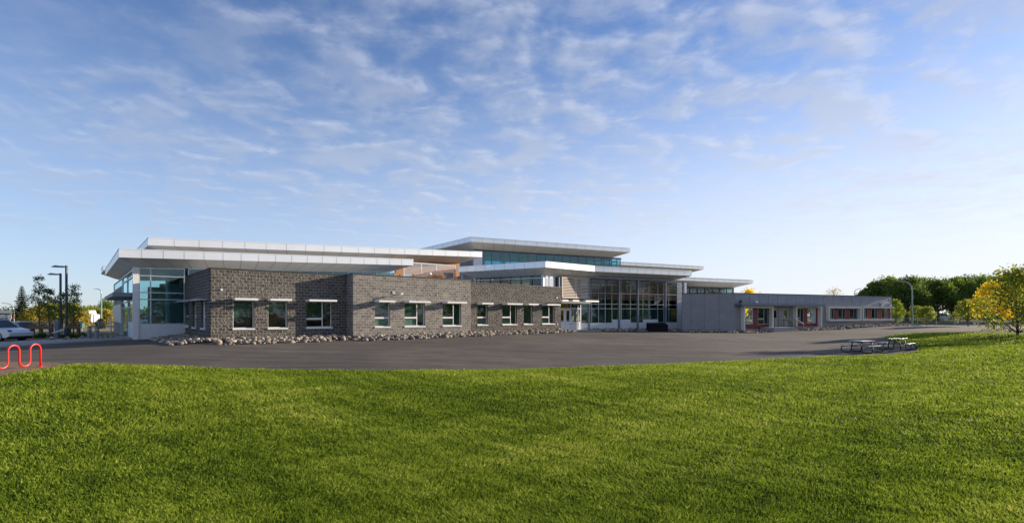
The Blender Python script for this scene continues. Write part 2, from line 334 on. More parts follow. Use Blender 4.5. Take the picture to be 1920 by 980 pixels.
LM = {
 'green': leaf_mat('green_leaves', (.10, .16, .022), (.24, .33, .05), (.42, .45, .08), .5),
 'dark': leaf_mat('dark_green_leaves', (.065, .11, .02), (.16, .23, .04), (.28, .32, .06), .5),
 'lime': leaf_mat('lime_leaves', (.16, .22, .02), (.30, .36, .04), (.40, .42, .06), .45),
 'yellow': leaf_mat('yellow_leaves', (.86, .60, .02), (1.0, .80, .04), (.92, .84, .10), .5),
 'mixed': leaf_mat('turning_leaves', (.12, .16, .02), (.34, .36, .04), (.66, .56, .06), .45),
 'gold': leaf_mat('dull_gold_leaves', (.22, .20, .03), (.48, .38, .05), (.70, .52, .06), .4),
 'spruce': leaf_mat('spruce_needles', (.018, .034, .020), (.045, .065, .030), None, .1),
 'aspen': leaf_mat('aspen_leaves', (.07, .12, .03), (.16, .22, .06), (.30, .30, .07), .45),
 'rust': leaf_mat('rusty_grass', (.30, .13, .03), (.52, .30, .09)),
 'bare': leaf_mat('thin_pale_leaves', (.55, .45, .25), (.75, .62, .38)),
}
# ------------------------------------------------------------------ ground height
GP = np.array([(-18.5,31.4,-1.72),(-22,35,-1.74),(-27,37,-1.78),(-18.8,19.6,-2.10),(-12,37,-1.7),(-4,42,-1.69),(4.9,51,-1.66),(14,53,-1.8),(25,57.5,-2.05),(20,57,-1.95),
 (34,60,-1.85),(49,66.6,-1.48),(60,72,-1.5),(21.7,32,-2.45),(27,34,-2.3),(0,22,-2.37),(10,24,-2.5),(-10,20,-2.3),(0,7,-2.85),(-8,7,-2.85),(8,7,-2.85),(20,14,-2.7),(-20,10,-2.5),(-8,28,-2.0),
 (8,38,-2.1),(30,45,-2.1),(45,50,-1.62),(60,50,-1.6),(44,44,-1.75),(33,33,-2.25),(45,32,-2.2),(75,75,-1.75),(110,112,-1.3),(140,100,-1.4),(-30,25,-2.05),(-38,38,-2.0),(-31,36,-1.85),(-45,60,-1.9),(-60,90,-1.9),(-30,50,-1.8),
 (0,70,-1.6),(20,85,-1.6),(-100,60,-2),(-100,120,-1.9),(0,150,-1.6),(100,160,-1.3),(0,0,-2.9),(0,-20,-2.9),(40,-10,-2.6),(-40,-10,-2.6),(80,20,-2.0),(250,100,-1.6),(-250,100,-1.8),(0,300,-1.6)])
def zga(x, y):
    x = np.asarray(x, float)[..., None]; y = np.asarray(y, float)[..., None]
    d2 = (x-GP[:, 0])**2+(y-GP[:, 1])**2; w = 1/(d2+16)**1.8
    return (w*GP[:, 2]).sum(-1)/w.sum(-1)
def zg(x, y): return float(zga(x, y))
def gp(px, py):
    Y = 2.0*FP/(py-HZ)
    for _ in range(40): Y = .5*Y+.5*(-zg((px-CX)/FP*Y, Y))*FP/(py-HZ)
    return ((px-CX)/FP*Y, Y)
def pip(poly, x, y):
    x = np.asarray(x); y = np.asarray(y); c = np.zeros(x.shape, bool); n = len(poly)
    for i in range(n):
        x1, y1 = poly[i]; x2, y2 = poly[(i+1) % n]
        if y1 == y2: continue
        c ^= ((y1 > y) != (y2 > y)) & (x < (x2-x1)*(y-y1)/(y2-y1)+x1)
    return c
def sheet(name, poly, lift, m, step=2.0, kind='structure', edge=0):
    bm = bmesh.new(); vs = [bm.verts.new((x, y, 0)) for x, y in poly]; f = bm.faces.new(vs); bmesh.ops.triangulate(bm, faces=[f])
    xs = [p[0] for p in poly]; ys = [p[1] for p in poly]
    for ax, lo, hi in ((0, min(xs), max(xs)), (1, min(ys), max(ys))):
        q = math.ceil(lo/step)*step
        while q < hi:
            co = (q, 0, 0) if ax == 0 else (0, q, 0); no = (1, 0, 0) if ax == 0 else (0, 1, 0)
            bmesh.ops.bisect_plane(bm, geom=bm.verts[:]+bm.edges[:]+bm.faces[:], plane_co=co, plane_no=no); q += step
    for v in bm.verts: v.co.z = zg(v.co.x, v.co.y)+lift
    if edge:
        r = bmesh.ops.extrude_edge_only(bm, edges=[e for e in bm.edges if e.is_boundary])
        for v in r['geom']:
            if isinstance(v, bmesh.types.BMVert): v.co.z -= edge
    bmesh.ops.recalc_face_normals(bm, faces=bm.faces)
    me = bpy.data.meshes.new(name); bm.to_mesh(me); bm.free(); me.materials.append(m)
    # faces must look up
    if sum(p.normal.z*p.area for p in me.polygons) < 0: me.flip_normals()
    o = bpy.data.objects.new(name, me); COL.objects.link(o); o['kind'] = kind; return o
# base ground: one grid sheet out to the horizon
def ax(l):
    a = []
    for lo, hi, st in l: a += list(np.arange(lo, hi, st))
    return np.array(a+[l[-1][1]])
gx = ax([(-5000,-600,1100),(-600,-100,50),(-100,120,2),(120,600,40),(600,5000,1100)])
gy = ax([(-300,-30,45),(-30,130,2),(130,600,47),(600,6000,900)])
XX, YY = np.meshgrid(gx, gy); ZZ = zga(XX, YY)
mb = MB(); mb.v = [tuple(p) for p in np.stack([XX, YY, ZZ], -1).reshape(-1, 3)]
nx_ = len(gx); mb.f = [(j*nx_+i, j*nx_+i+1, (j+1)*nx_+i+1, (j+1)*nx_+i) for j in range(len(gy)-1) for i in range(nx_-1)]
tag(mb.build('ground', M['soil'], smooth=True), kind='structure')
EDGE = [(-200,735),(0,708),(40,703),(71,698),(125,688),(180,686),(240,687),(300,689),(430,694),(560,697),(700,698),(860,697.5),(1000,695),(1150,689.5),(1300,683),(1450,676),(1560,671),(1640,668.5),(1700,665),(1724,660),(1728,656.5),(1722,652),(1700,646),(1672,640.5),(1657,635.5),(1662,631.5),(1680,628.5),(1720,625),(1790,621.5),(1850,621),(1920,622.5)]
edge = [gp(*p) for p in EDGE]
lawn_poly = [(-60, -20), (-60, 12)]+edge+[(78, 66), (110, 60), (110, -20)]
asph_poly = [(-75, 8)]+[gp(-300, 745)]+[(x, y-1.5) for x, y in edge[:18]]+[(22, 27), (32, 29), (34, 38), (48, 50), (60, 60), (58, 70), (50, 73), (30, 62), (12, 60), (-10, 48), (-20, 40), gp(255, 636.5), gp(0, 652), gp(-300, 668), (-75, 28)]
sheet('asphalt_yard', asph_poly, .03, M['asphalt'])
sheet('lawn', lawn_poly, .06, M['turf'])
sheet('sidewalk', [gp(-300, 660), gp(0, 651), gp(120, 643.5), gp(255, 636), (-26.5, 38.5), (-33, 44.5), gp(200, 632), gp(0, 643), gp(-300, 651)], .10, M['concrete'], edge=.15)
sheet('mulch_bed', [gp(-150, 695), gp(0, 681), gp(60, 680.5), gp(107, 683), gp(130, 688), gp(71, 700.5), gp(0, 710), gp(-150, 725)], .075, M['mulch'], 1.0)
sheet('street', [(58, 78), (72, 70), (160, 88), (300, 120), (300, 150), (150, 118), (95, 104)], .03, M['road'])
sheet('verge', [(60, 80), (97, 106), (152, 121), (290, 152), (290, 260), (40, 260), (20, 110)], .03, M['verge'], 6)
sheet('planting_bed', [gp(-100, 648), gp(0, 641.5), gp(150, 634.5), gp(205, 630), gp(200, 626), gp(60, 632), gp(-100, 640)], .05, M['mulch'], 1.5)
sheet('street_beyond', [(-300, 78), (-30, 78), (-30, 92), (-300, 92)], .03, M['road'], 5)

# ------------------------------------------------------------------ grass blades
def grass():
    N = 560000
    r = np.exp(rng.uniform(math.log(5.2), math.log(62), N*2)); a = rng.uniform(R(38), R(142), N*2)
    x = r*np.cos(a); y = r*np.sin(a)
    jx = x+rng.normal(0, .10, x.shape); k = pip(lawn_poly, jx, y) & ((y > 5) | (np.abs(x) > 3)); x, y, r = x[k][:N], y[k][:N], r[k][:N]; n = len(x)
    def ns(fx, s, o):
        u = x*fx+o; v = y*fx-o
        return (np.sin(u*1.0+2*np.sin(v*.7))+np.sin(v*1.3+1.7*np.sin(u*.6+1)))*.5*s
    pt = ns(.55, 1, 1)+ns(1.7, .8, 5)+ns(4.3, .7, 9)+ns(9, .6, 2)
    pt /= 2.2
    h = (.056+.030*rng.random(n)+.022*pt)*(1+.012*r); wd = (.0035+.00062*r)*(.7+.6*rng.random(n))
    th = rng.uniform(0, 2*np.pi, n); ln = rng.normal(0, .35, (n, 2)); ln[:, 0] += .25*ns(.9, 1, 3); 
    z = zga_chunks(x, y)+.058
    cxv, syv = np.cos(th)*wd, np.sin(th)*wd
    V = np.empty((n, 4, 3))
    V[:, 0] = np.stack([x-cxv, y-syv, z], -1); V[:, 1] = np.stack([x+cxv, y+syv, z], -1)
    V[:, 2] = np.stack([x+cxv*.7+ln[:, 0]*h*.45, y+syv*.7+ln[:, 1]*h*.45, z+h*.6], -1)
    V[:, 3] = np.stack([x+ln[:, 0]*h*1.1, y+ln[:, 1]*h*1.1, z+h], -1)
    me = bpy.data.meshes.new('grass'); me.vertices.add(n*4); me.vertices.foreach_set('co', V.reshape(-1))
    idx = (np.arange(n)[:, None]*4+np.array([0, 1, 2, 0, 2, 3])[None]).reshape(-1)
    me.loops.add(n*6); me.loops.foreach_set('vertex_index', idx.astype(np.int32))
    me.polygons.add(n*2); me.polygons.foreach_set('loop_start', np.arange(0, n*6, 3, dtype=np.int32)); 
    me.update(calc_edges=True)
    at = me.attributes.new('patch', 'FLOAT', 'POINT'); q = np.clip(.5+.34*pt+rng.normal(0, .16, n), 0, 1); at.data.foreach_set('value', np.repeat(q, 4).astype(np.float32))
    m = bpy.data.materials.new('grass_blades'); m.use_nodes = True; Nn, L = m.node_tree.nodes, m.node_tree.links
    b = Nn['Principled BSDF']; b.inputs['Roughness'].default_value = .6; b.inputs['Specular IOR Level'].default_value = .1
    A = Nn.new('ShaderNodeAttribute'); A.attribute_name = 'patch'; rp = Nn.new('ShaderNodeValToRGB'); L.new(A.outputs['Fac'], rp.inputs[0])
    e = rp.color_ramp.elements; e[0].color = (.065, .108, .012, 1); e[1].color = (.50, .49, .11, 1); k = e.new(.40); k.color = (.172, .245, .018, 1); k = e.new(.75); k.color = (.31, .39, .038, 1)
    tl = Nn.new('ShaderNodeBsdfTranslucent'); L.new(rp.outputs[0], tl.inputs[0]); L.new(rp.outputs[0], b.inputs['Base Color'])
    mx = Nn.new('ShaderNodeMixShader'); mx.inputs[0].default_value = .42; L.new(b.outputs[0], mx.inputs[1]); L.new(tl.outputs[0], mx.inputs[2]); L.new(mx.outputs[0], Nn['Material Output'].inputs[0])
    me.materials.append(m); o = bpy.data.objects.new('grass', me); COL.objects.link(o)
    tag(o, 'mown green lawn grass filling the foreground', 'grass', kind='stuff')
def zga_chunks(x, y, c=60000): return np.concatenate([zga(x[i:i+c], y[i:i+c]) for i in range(0, len(x), c)])
grass()

# ================================================================== THE SCHOOL
F1 = Frame(-18.5, 31.45, 40.5)                     # block wings and the two long left roofs
FS = Frame(-18.5, 31.45, -49.5)                    # left side wall of the block wing (x = outward distance)
bx, by = F1.w(0, 0)
B = empty('school_building', (bx, by, zg(bx, by)), 'long low school building with dark block walls, stepped silver roofs and a glazed hall', 'building')
def wall(name, F, d, s0, s1, z0, z1, t, holes, m, parent=None, ztop=None):
    """wall slab with rectangular openings; ztop(s) slopes the head"""
    zt = ztop or (lambda s: z1)
    S = sorted({s0, s1, *[max(s0, min(s1, q)) for h in holes for q in h[:2]]}); Z = sorted({z0, z1, *[q for h in holes for q in h[2:]]})
    mb = MB(); yf, yb = -d, -d+t
    def hole(sa, sb, za, zb): return any(h[0]-1e-6 <= sa and h[1]+1e-6 >= sb and h[2]-1e-6 <= za and h[3]+1e-6 >= zb for h in holes)
    def zz(s, z): return zt(s) if z == z1 else z
    n, k = len(S)-1, len(Z)-1
    solid = [[not hole(S[i], S[i+1], Z[j], Z[j+1]) for j in range(k)] for i in range(n)]
    for i in range(n):
        for j in range(k):
            if not solid[i][j]: continue
            a, b, c, e = S[i], S[i+1], Z[j], Z[j+1]
            for y in (yf, yb): mb.quad((a, y, zz(a, c)), (b, y, zz(b, c)), (b, y, zz(b, e)), (a, y, zz(a, e)))
            if i == 0 or not solid[i-1][j]: mb.quad((a, yf, zz(a, c)), (a, yb, zz(a, c)), (a, yb, zz(a, e)), (a, yf, zz(a, e)))
            if i == n-1 or not solid[i+1][j]: mb.quad((b, yf, zz(b, c)), (b, yb, zz(b, c)), (b, yb, zz(b, e)), (b, yf, zz(b, e)))
            if j == 0 or not solid[i][j-1]: mb.quad((a, yf, c), (b, yf, c), (b, yb, c), (a, yb, c))
            if j == k-1 or not solid[i][j+1]: mb.quad((a, yf, zz(a, e)), (b, yf, zz(b, e)), (b, yb, zz(b, e)), (a, yb, zz(a, e)))
    me_o = mb.build(name, m, parent or B, F)
    bm = bmesh.new(); bm.from_mesh(me_o.data); bmesh.ops.remove_doubles(bm, verts=bm.verts, dist=1e-4); bmesh.ops.recalc_face_normals(bm, faces=bm.faces); bm.to_mesh(me_o.data); bm.free()
    return me_o
def window(F, d, s0, s1, z0, z1, split=None, tran=None, blind=.6, rec=.14, fm='white', low=None, sill=True, bw=.055, name='window', gm='glass', bm_='blind'):
    y = -d+rec; mb = MB(); b = bw
    mb.box(s0, s1, y, y+.08, z0, z0+b); mb.box(s0, s1, y, y+.08, z1-b, z1); mb.box(s0, s0+b, y, y+.08, z0+b, z1-b); mb.box(s1-b, s1, y, y+.08, z0+b, z1-b)
    xs = s1
    if split: xs = s0+(s1-s0)*split; mb.box(xs-b/2, xs+b/2, y, y+.08, z0+b, z1-b)
    if tran: zt = z0+(z1-z0)*tran; mb.box(s0+b, xs-b/2 if split else s1-b, y-.01, y+.07, zt-.06, zt+.06)
    w = mb.build(name, M[fm], B, F)
    MB().quad((s0+b, y+.04, z0+b), (s1-b, y+.04, z0+b), (s1-b, y+.04, z1-b), (s0+b, y+.04, z1-b)).build('pane', M[gm], w, F)
    if blind:
        q = MB(); zb = z1-(z1-z0)*blind; e = s0+b
        x_end = s1-b
        q.box(e, x_end, y+.12, y+.13, zb, z1-b); q.box(e, x_end, y+.11, y+.14, zb-.03, zb); q.build('roller_blind', M[bm_], w, F)
    if low == 'grille': MB().box(s0+b, xs-b, y+.10, y+.12, z0+b, zt-.06).build('lower_panel', M['interior'], w, F)
    if sill: MB().box(s0-.03, s1+.03, -d-.07, y+.02, z0-.09, z0).build('sill', M['white'], w, F)
    return w
def awning(F, d, s0, s1, z, p=.8, th=.13, m='white', over=.05):
    mb = MB(); mb.box(s0-over, s1+over, -d-p, -d-p+.04, z, z+th); mb.box(s0-over, s1+over, -d-p+.04, -d+.0, z+th-.03, z+th)
    mb.box(s0-over, s0-over+.03, -d-p+.04, -d, z, z+th-.03); mb.box(s1+over-.03, s1+over, -d-p+.04, -d, z, z+th-.03)
    return mb.build('awning', M[m], B, F)
MT = 2.85; BS = -3.0                               # block wall head, footing
def pxw(F, d, spec, **k):
    """window given by measured left/right/top/bottom"""
    x0, x1, y0, y1 = spec
    s0, s1 = F.s(x0, d), F.s(x1, d); xm = (x0+x1)/2
    return (s0, s1, F.z(xm, d, y1), F.z(xm, d, y0))
# --- rough block wing (two walls), smooth projecting bay
ZW0, ZW1 = -.86, .92
w1 = [(436.8,476.6),(502.4,538.8),(574,622.6)]; d0, d1 = 0.0, 1.1
h1 = [(F1.s(a, d0), F1.s(b, d0), ZW0, ZW1) for a, b in w1]
sB0 = F1.s(662, d1); sB1 = F1.s(882.6, d1); sC1 = F1.s(1051.7, 0)
wall('block_wall', F1, 0, 0, sB0, BS, MT, .35, h1, M['rock_block'])['label'] = 'dark split face block wall at the near corner'
window(F1, 0, *h1[0], tran=None, blind=.60); window(F1, 0, *h1[1], blind=.46); window(F1, 0, *h1[2], split=.64, tran=.33, blind=.62)
h2 = [(F1.s(a, d1), F1.s(b, d1), ZW0, ZW1) for a, b in ((703,730.8),(758.7,796.7),(830,864.6))]
wall('block_wall', F1, d1, sB0, sB1, BS, MT+.02, 1.45, h2, M['smooth_block'])['label'] = 'smooth lighter grey block wall of the projecting bay'
window(F1, d1, *h2[0], tran=.36, blind=.45, low='grille'); window(F1, d1, *h2[1], split=.64, tran=.36, blind=.86, low='grille'); window(F1, d1, *h2[2], split=.62, tran=.36, blind=.95, low='grille')
h3 = [(F1.s(a, 0), F1.s(b, 0), ZW0, ZW1) for a, b in ((895,914.2),(942,969),(982,998.7),(1016.4,1040))]
wall('block_wall', F1, 0, sB1, sC1, BS, MT-.12, .35, h3, M['rock_block'])['label'] = 'dark split face block wall between the bay and the hall'
window(F1, 0, *h3[0], tran=.36, blind=.4, low='grille'); window(F1, 0, *h3[1], split=.62, tran=.36, blind=.7, low='grille'); window(F1, 0, *h3[2], blind=.9); window(F1, 0, *h3[3], split=.62, tran=.36, blind=.9, low='grille')
for hs, d in ((h1, d0), (h2, d1), (h3, d0)):
    for h in hs: awning(F1, d, h[0], h[1], ZW1+.0)
# parapet caps
MB().box(-.05, sB0-.003, -.05, .38, MT, MT+.06).build('parapet_cap', M['cap'], B, F1)
MB().box(sB0-.05, sB1+.05, -d1-.05, .38, MT+.022, MT+.085).build('parapet_cap', M['cap'], B, F1)
MB().box(sB1+.055, sC1+.05, -.05, .38, MT-.12, MT-.06).build('parapet_cap', M['cap'], B, F1)
DG = -9.7                                          # glazed lobby front line
# left side wall with three slit windows
hs = []
for a, b in ((344,353.5),(361,368),(377,385)): hs.append((FS.s(a), FS.s(b), ZW0, ZW1))
wall('block_wall', FS, 0, DG+.2, -.003, BS, MT, .35, hs, M['rock_block'])['label'] = 'shaded side wall of dark blocks beside the glass lobby'
for h in hs: window(FS, 0, *h, tran=.42, blind=.5); awning(FS, 0, h[0], h[1], ZW1, .55, .10, 'galv', .5)
MB().box(DG+.2, -.06, -.05, .38, MT, MT+.06).build('parapet_cap', M['cap'], B, FS)
# low roof deck behind the parapets, inner walls
MB().box(.35, sC1, .37, -DG, MT-.5, MT-.35).build('roof_deck', M['roofing'], B, F1)
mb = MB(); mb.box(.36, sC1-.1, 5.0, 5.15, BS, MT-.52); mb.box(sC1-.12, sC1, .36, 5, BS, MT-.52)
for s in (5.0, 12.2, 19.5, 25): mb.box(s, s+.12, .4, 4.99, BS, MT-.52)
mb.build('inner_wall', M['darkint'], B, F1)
MB().box(.36, sC1-.13, .36, 18, -1.62, -1.55).build('inner_floor', M['floor'], B, F1)
# small fixtures on the block walls
def fixture(F, px, py, d, w, h, p, m, name='wall_light'):
    s = F.s(px, d); z = F.z(px, d, py); return MB().box(s-w/2, s+w/2, -d-p, -d, z-h/2, z+h/2).build(name, M[m], B, F)
fixture(F1, 738, 548.5, d1, .22, .22, .05, 'galv', 'camera_plate')
s = F1.s(752.5, d1+.5); z = F1.z(752.5, d1+.5, 550.6)
cm = MB().box(s-.08, s+.1, -d1-.62, -d1-.36, z-.07, z+.07).build('security_camera', M['white'], B, F1)
MB().tube([(s, -d1-.4, z), (s, -d1-.2, z-.03), (s, -d1, z-.03)], .03).build('bracket', M['galv'], cm, F1)
for px, py in ((808, 552), (819, 552), (873, 554)): fixture(F1, px, py, d1, .07, .09, .04, 'galv')
fixture(F1, 415.5, 543, 0, .12, .12, .05, 'white', 'vent_cover'); fixture(F1, 1044, 558, 0, .12, .16, .04, 'galv', 'vent_cover'); fixture(F1, 1045, 607, 0, .12, .12, .05, 'cream', 'tap_box')
fixture(FS, 333.5, 552.5, 0, .2, .22, .07, 'maroon', 'alarm_bell')

# --- roofs: flat top, vertical fascia, soffit that falls inward to the glass line
def inset(poly, ov):
    n = len(poly); L = []
    for i in range(n):
        a = Vector(poly[i]); b = Vector(poly[(i+1) % n]); t = (b-a).normalized(); nn = Vector((-t.y, t.x))   # inward for CCW
        L.append((a+nn*ov[i], t))
    out = []
    for i in range(n):
        (p, t), (q, u) = L[i-1], L[i]
        k = t.x*u.y-t.y*u.x
        s = ((q-p).x*u.y-(q-p).y*u.x)/k; out.append(tuple(p+t*s))
    return out
def roof(poly, zf, h, ov, drop, panel=1.25, label=None):
    n = len(poly); inn = inset(poly, ov)
    T = [Vector((x, y, zf(x, y))) for x, y in poly]; Bt = [v-Vector((0, 0, h)) for v in T]; I = [Vector((x, y, zf(x, y)-h-drop)) for x, y in inn]
    top = MB(); up = Vector((0, 0, .012))
    ctr = sum(T, Vector())/n
    top.add([v+(ctr-v)*.01-Vector((0, 0, .02)) for v in T], [tuple(range(n))])
    r = top.build('roof', M['roofing'], B)
    if label: r['label'] = label
    f = MB(); s = MB(); sf_ = MB(); ss_ = MB()
    for i in range(n):
        j = (i+1) % n
        f.quad(T[i], T[j], Bt[j], Bt[i]); s.quad(Bt[i], Bt[j], I[j], I[i])
        t = (T[j]-T[i]); ln = t.length; t = t/ln; o_ = Vector((t.y, -t.x, 0)).normalized()*.012
        k = max(1, round(ln/panel))
        for q in range(1, k):
            a = T[i]+(T[j]-T[i])*(q/k); b = Bt[i]+(Bt[j]-Bt[i])*(q/k); c = I[i]+(I[j]-I[i])*(q/k)
            w = t*.009
            sf_.quad(a-w+o_, a+w+o_, b+w+o_, b-w+o_); dn = Vector((0, 0, -.015))+o_
            ss_.quad(b-w+dn, b+w+dn, c+w+dn, c-w+dn)
        # thin drip cap along the top edge
        cp = o_*2.2
        f.quad(T[i]+cp+up, T[j]+cp+up, T[j]+cp-up*4, T[i]+cp-up*4); f.quad(T[i]+cp+up, T[j]+cp+up, T[j]-cp*3+up, T[i]-cp*3+up)
    s.add(I, [tuple(range(n))])
    fo = f.build('fascia', M['fascia'], r); so_ = s.build('soffit', M['soffit'], r)
    add_faces(fo, sf_, M['seam']); add_faces(so_, ss_, M['seam'])
    return r, inn
def rectw(F, s0, s1, df, db): return [F.w(s0, df), F.w(s1, df), F.w(s1, db), F.w(s0, db)]
# lower left roof (rises to the right)
dF = -7.9; sa = F1.s(223, dF); sb = F1.s(775, dF)
za, zb = F1.z(223, dF, 465.7), F1.z(775, dF, 485.8); kz = (zb-za)/(sb-sa)
def zfr(x, y): return za+kz*(((x-F1.x)*F1.c+(y-F1.y)*F1.s_)-sa)
# depth of this roof from its measured left end
FLe = Frame(*F1.w(sa, 0), -49.5); dback = FLe.s(197, 0)
roof(rectw(F1, sa, sb, dF, dback), zfr, .60, [1.8, 1.6, .6, 1.25], .55)
# its far continuation, lower and further left
roof(rectw(F1, sa-.15, sa+6, dback-.1, dback-5.5), lambda x, y: za+.35, .5, [.8, .6, .6, 1.2], .5)
# upper left roof
dU = -11.6; ua = F1.s(277.7, dU); ub = F1.s(904, dU); zu0, zu1 = F1.z(277.7, dU, 444.8), F1.z(904, dU, 472.2); ku = (zu1-zu0)/(ub-ua)
def zur(x, y): return zu0+ku*(((x-F1.x)*F1.c+(y-F1.y)*F1.s_)-ua)
roof(rectw(F1, ua, ub, dU, dU-11), zur, .60, [1.8, 1.6, 1.8, 1.8], .55, 1.7)
# lobby glazing
def glazing(F, d, s0, s1, z0, z1, mull, tran, gm='teal', fm='alu', bw=.07, zt=None, dep=.12, name='curtain_wall', parent=None):
    zt = zt or (lambda s: z1); mb = MB(); y = -d
    for s in [s0+bw/2]+[m for m in mull if s0+bw < m < s1-bw]+[s1-bw/2]: 
        a, b = s-bw/2, s+bw/2
        mb.add([(a,y,z0),(b,y,z0),(b,y+dep,z0),(a,y+dep,z0),(a,y,zt(a)),(b,y,zt(b)),(b,y+dep,zt(b)),(a,y+dep,zt(a))],[(0,3,2,1),(4,5,6,7),(0,1,5,4),(1,2,6,5),(2,3,7,6),(3,0,4,7)])
    for z in [z0+bw/2]+[t for t in tran]: mb.box(s0, s1, y-.004, y+dep-.01, z-bw/2, z+bw/2)
    mb.add([(s0,y-.004,zt(s0)-bw),(s1,y-.004,zt(s1)-bw),(s1,y+dep-.01,zt(s1)-bw),(s0,y+dep-.01,zt(s0)-bw),(s0,y-.004,zt(s0)),(s1,y-.004,zt(s1)),(s1,y+dep-.01,zt(s1)),(s0,y+dep-.01,zt(s0))],[(0,3,2,1),(4,5,6,7),(0,1,5,4),(1,2,6,5),(2,3,7,6),(3,0,4,7)])
    w = mb.build(name, M[fm], parent or B, F); yy = y+dep/2
    MB().quad((s0, yy, z0), (s1, yy, z0), (s1, yy, zt(s1)), (s0, yy, zt(s0))).build('pane', M[gm], w, F)
    return w
sL = F1.s(260, DG); sCol = F1.s(256, DG)
def ztl(s): x, y = F1.w(s, DG); return zfr(x, y)-1.15
zlb = -.70
glazing(F1, DG, sL, 0.0, zlb, 3.4, [F1.s(282.5, DG)], [F1.z(295, DG, 517.5), F1.z(295, DG, 548.5), F1.z(295, DG, 561.2)], gm='mirror', zt=ztl, bw=.075)
MB().box(sL, .2, -DG+.0, -DG+.15, BS, zlb-.002).build('base_panel', M['panel_white'], B, F1)
glazing(F1, DG, 0.2, sb-1.0, 2.3, 3.4, [i*1.42 for i in range(1, 40)], [], gm='teal', zt=ztl, bw=.06, name='clerestory')
mb = MB(); mb.box(sCol-.22, sL-.002, -DG-.12, -DG+.3, BS, ztl(sCol)+.02); mb.build('corner_column', M['white'], B, F1)
# lobby left side: x of this frame = outward distance
FL = Frame(*F1.w(sCol-.1, 0), -49.5)
xd1 = FL.s(229, 0); xd2 = FL.s(213, 0); zl = ztl(sCol-.1)
zdoor = F1.z(256, DG, 563)
gd = glazing(FL, 0, xd1, DG-.32, zdoor, zl, [FL.s(238, 0)], [FL.z(240, 0, 524)], gm='mirror', bw=.09, zt=lambda s: zl)
mb = MB(); xm = FL.s(240, 0); b = .09; zf_ = -1.80
for s in (xd1, xm-.6, xm+.3, DG-.42): mb.box(s, s+b, 0, .12, zf_, zdoor-.003)
mb.box(xd1, DG-.33, .002, .11, zdoor-.5, zdoor-.4)
dr = mb.build('entrance_door', M['alu'], B, FL)
MB().quad((xd1, .06, zf_), (DG-.35, .06, zf_), (DG-.35, .06, zdoor), (xd1, .06, zdoor)).build('pane', M['mirror'], dr, FL)
MB().box(xm+.42, DG-.43, -.01, .05, zf_, -.55).build('lower_panel', M['panel_white'], dr, FL)
MB().tube([(xm-.45, -.08, -1.1), (xm-.45, -.08, -.3)], .02).build('handle', M['galv'], dr, FL)
wall('block_wall', FL, 0, xd2, xd1-.003, BS, F1.z(256, DG, 531)*1.0+.35, .3, [], M['pale_block'])['label'] = 'pale grey block wall left of the entrance door'
glazing(FL, 0, xd2, xd1-.003, F1.z(256, DG, 531)+.36, zl, [], [], gm='mirror', bw=.07, zt=lambda s: zl)
MB().box(xd2+.1, xd1+.0-.3, -.08, -.003, -.75, 1.0).build('sign_board', M['cream'], B, FL)
# door canopy: dark flat slab sticking out to the left
mb = MB(); mb.box(xd1-.8, DG-.35, -1.25, -.005, 1.32, 1.60); mb.build('door_canopy', M['steel_blue'], B, FL)
# lobby interior
mb = MB(); mb.box(sCol+.1, .3, -DG+.2, 20, -1.72, -1.66); mb.build('inner_floor', M['floor'], B, F1)
mb = MB(); mb.box(sCol+2.0, 2.8, 15.6, 15.8, -1.65, 2.6); mb.box(sCol+1.0, sCol+1.9, 13.4, 13.6, -1.65, 2.2)
mb.build('inner_wall', M['interior'], B, F1)
MB().tube([(-.9, 11.4, -1.65), (-.9, 11.4, 3.2)], .14, 14).build('inner_column', M['panel_white'], B, F1)
MB().box(-1.8, -.2, 12.6, 13.1, -1.65, -.75).build('reception_desk', M['wood'], B, F1)
MB().box(.3, sb, 14.5, 14.7, 2.3, 4.6).build('inner_wall', M['interior'], B, F1)
# --- terrace behind the bay: cedar wall, screen, planting
dw = dU-1.9; s0 = F1.s(742, dw); s1 = ub-1.85
wtop = lambda s: (lambda xy: zur(*xy)-1.16)(F1.w(s, dw))
oh = (F1.s(832, dw), F1.s(850, dw), 1.0, F1.z(840, dw, 511)); oh2 = (F1.s(758, dw), F1.s(775, dw), 1.0, F1.z(766, dw, 512))
wall('cedar_wall', F1, dw, s0, s1, 1.0, 5, .3, [oh, oh2], M['wood'], ztop=wtop)
for o_ in (oh, oh2): window(F1, dw, *o_, blind=0, sill=False, fm='alu')
MB().box(s0-14, s0-.003, -dw, -dw+.3, 1.0, 4.4).build('upper_wall', M['siding'], B, F1)
MB().box(ua+2, ub-2, -dw+4, -dw+4.2, 1.0, 4.4).build('inner_wall', M['darkint'], B, F1)
dsn = DG-.3; q0 = F1.s(757, dsn); q1 = F1.s(854.5, dsn)
mb = MB(); zA = F1.z(777, dsn, 494); zB = F1.z(854.5, dsn, 498.5)
nl = 11
for i in range(nl): 
    z = 3.90+(zA-3.9)*i/(nl-1)-.02
    mb.box(q0, q1, -dsn+.03, -dsn+.10, z, z+.06)
scn = mb.build('sun_screen', M['galv'], B, F1)
mb = MB()
for s in (q0, F1.s(790, dsn), F1.s(818, dsn), q1-.08): mb.box(s, s+.08, -dsn+.02, -dsn+.12, 3.88, zA+.05)
mb.box(q0-.02, q1+.02, -dsn, -dsn+.16, 3.45, 3.86); mb.box(q0, q1, -dsn, -dsn+.14, zA+.052, zA+.13)
for px in (785, 840, 854): s = F1.s(px, dsn); mb.box(s, s+.12, -dsn+.02, -dsn+.12, 2.3, 3.445)
mb.build('screen_frame', M['white'], scn, F1)
MB().box(F1.s(752, DG), F1.s(757.5, DG), -DG+.13, -DG+.4, 2.3, 4.0).build('cedar_post', M['wood'], B, F1)
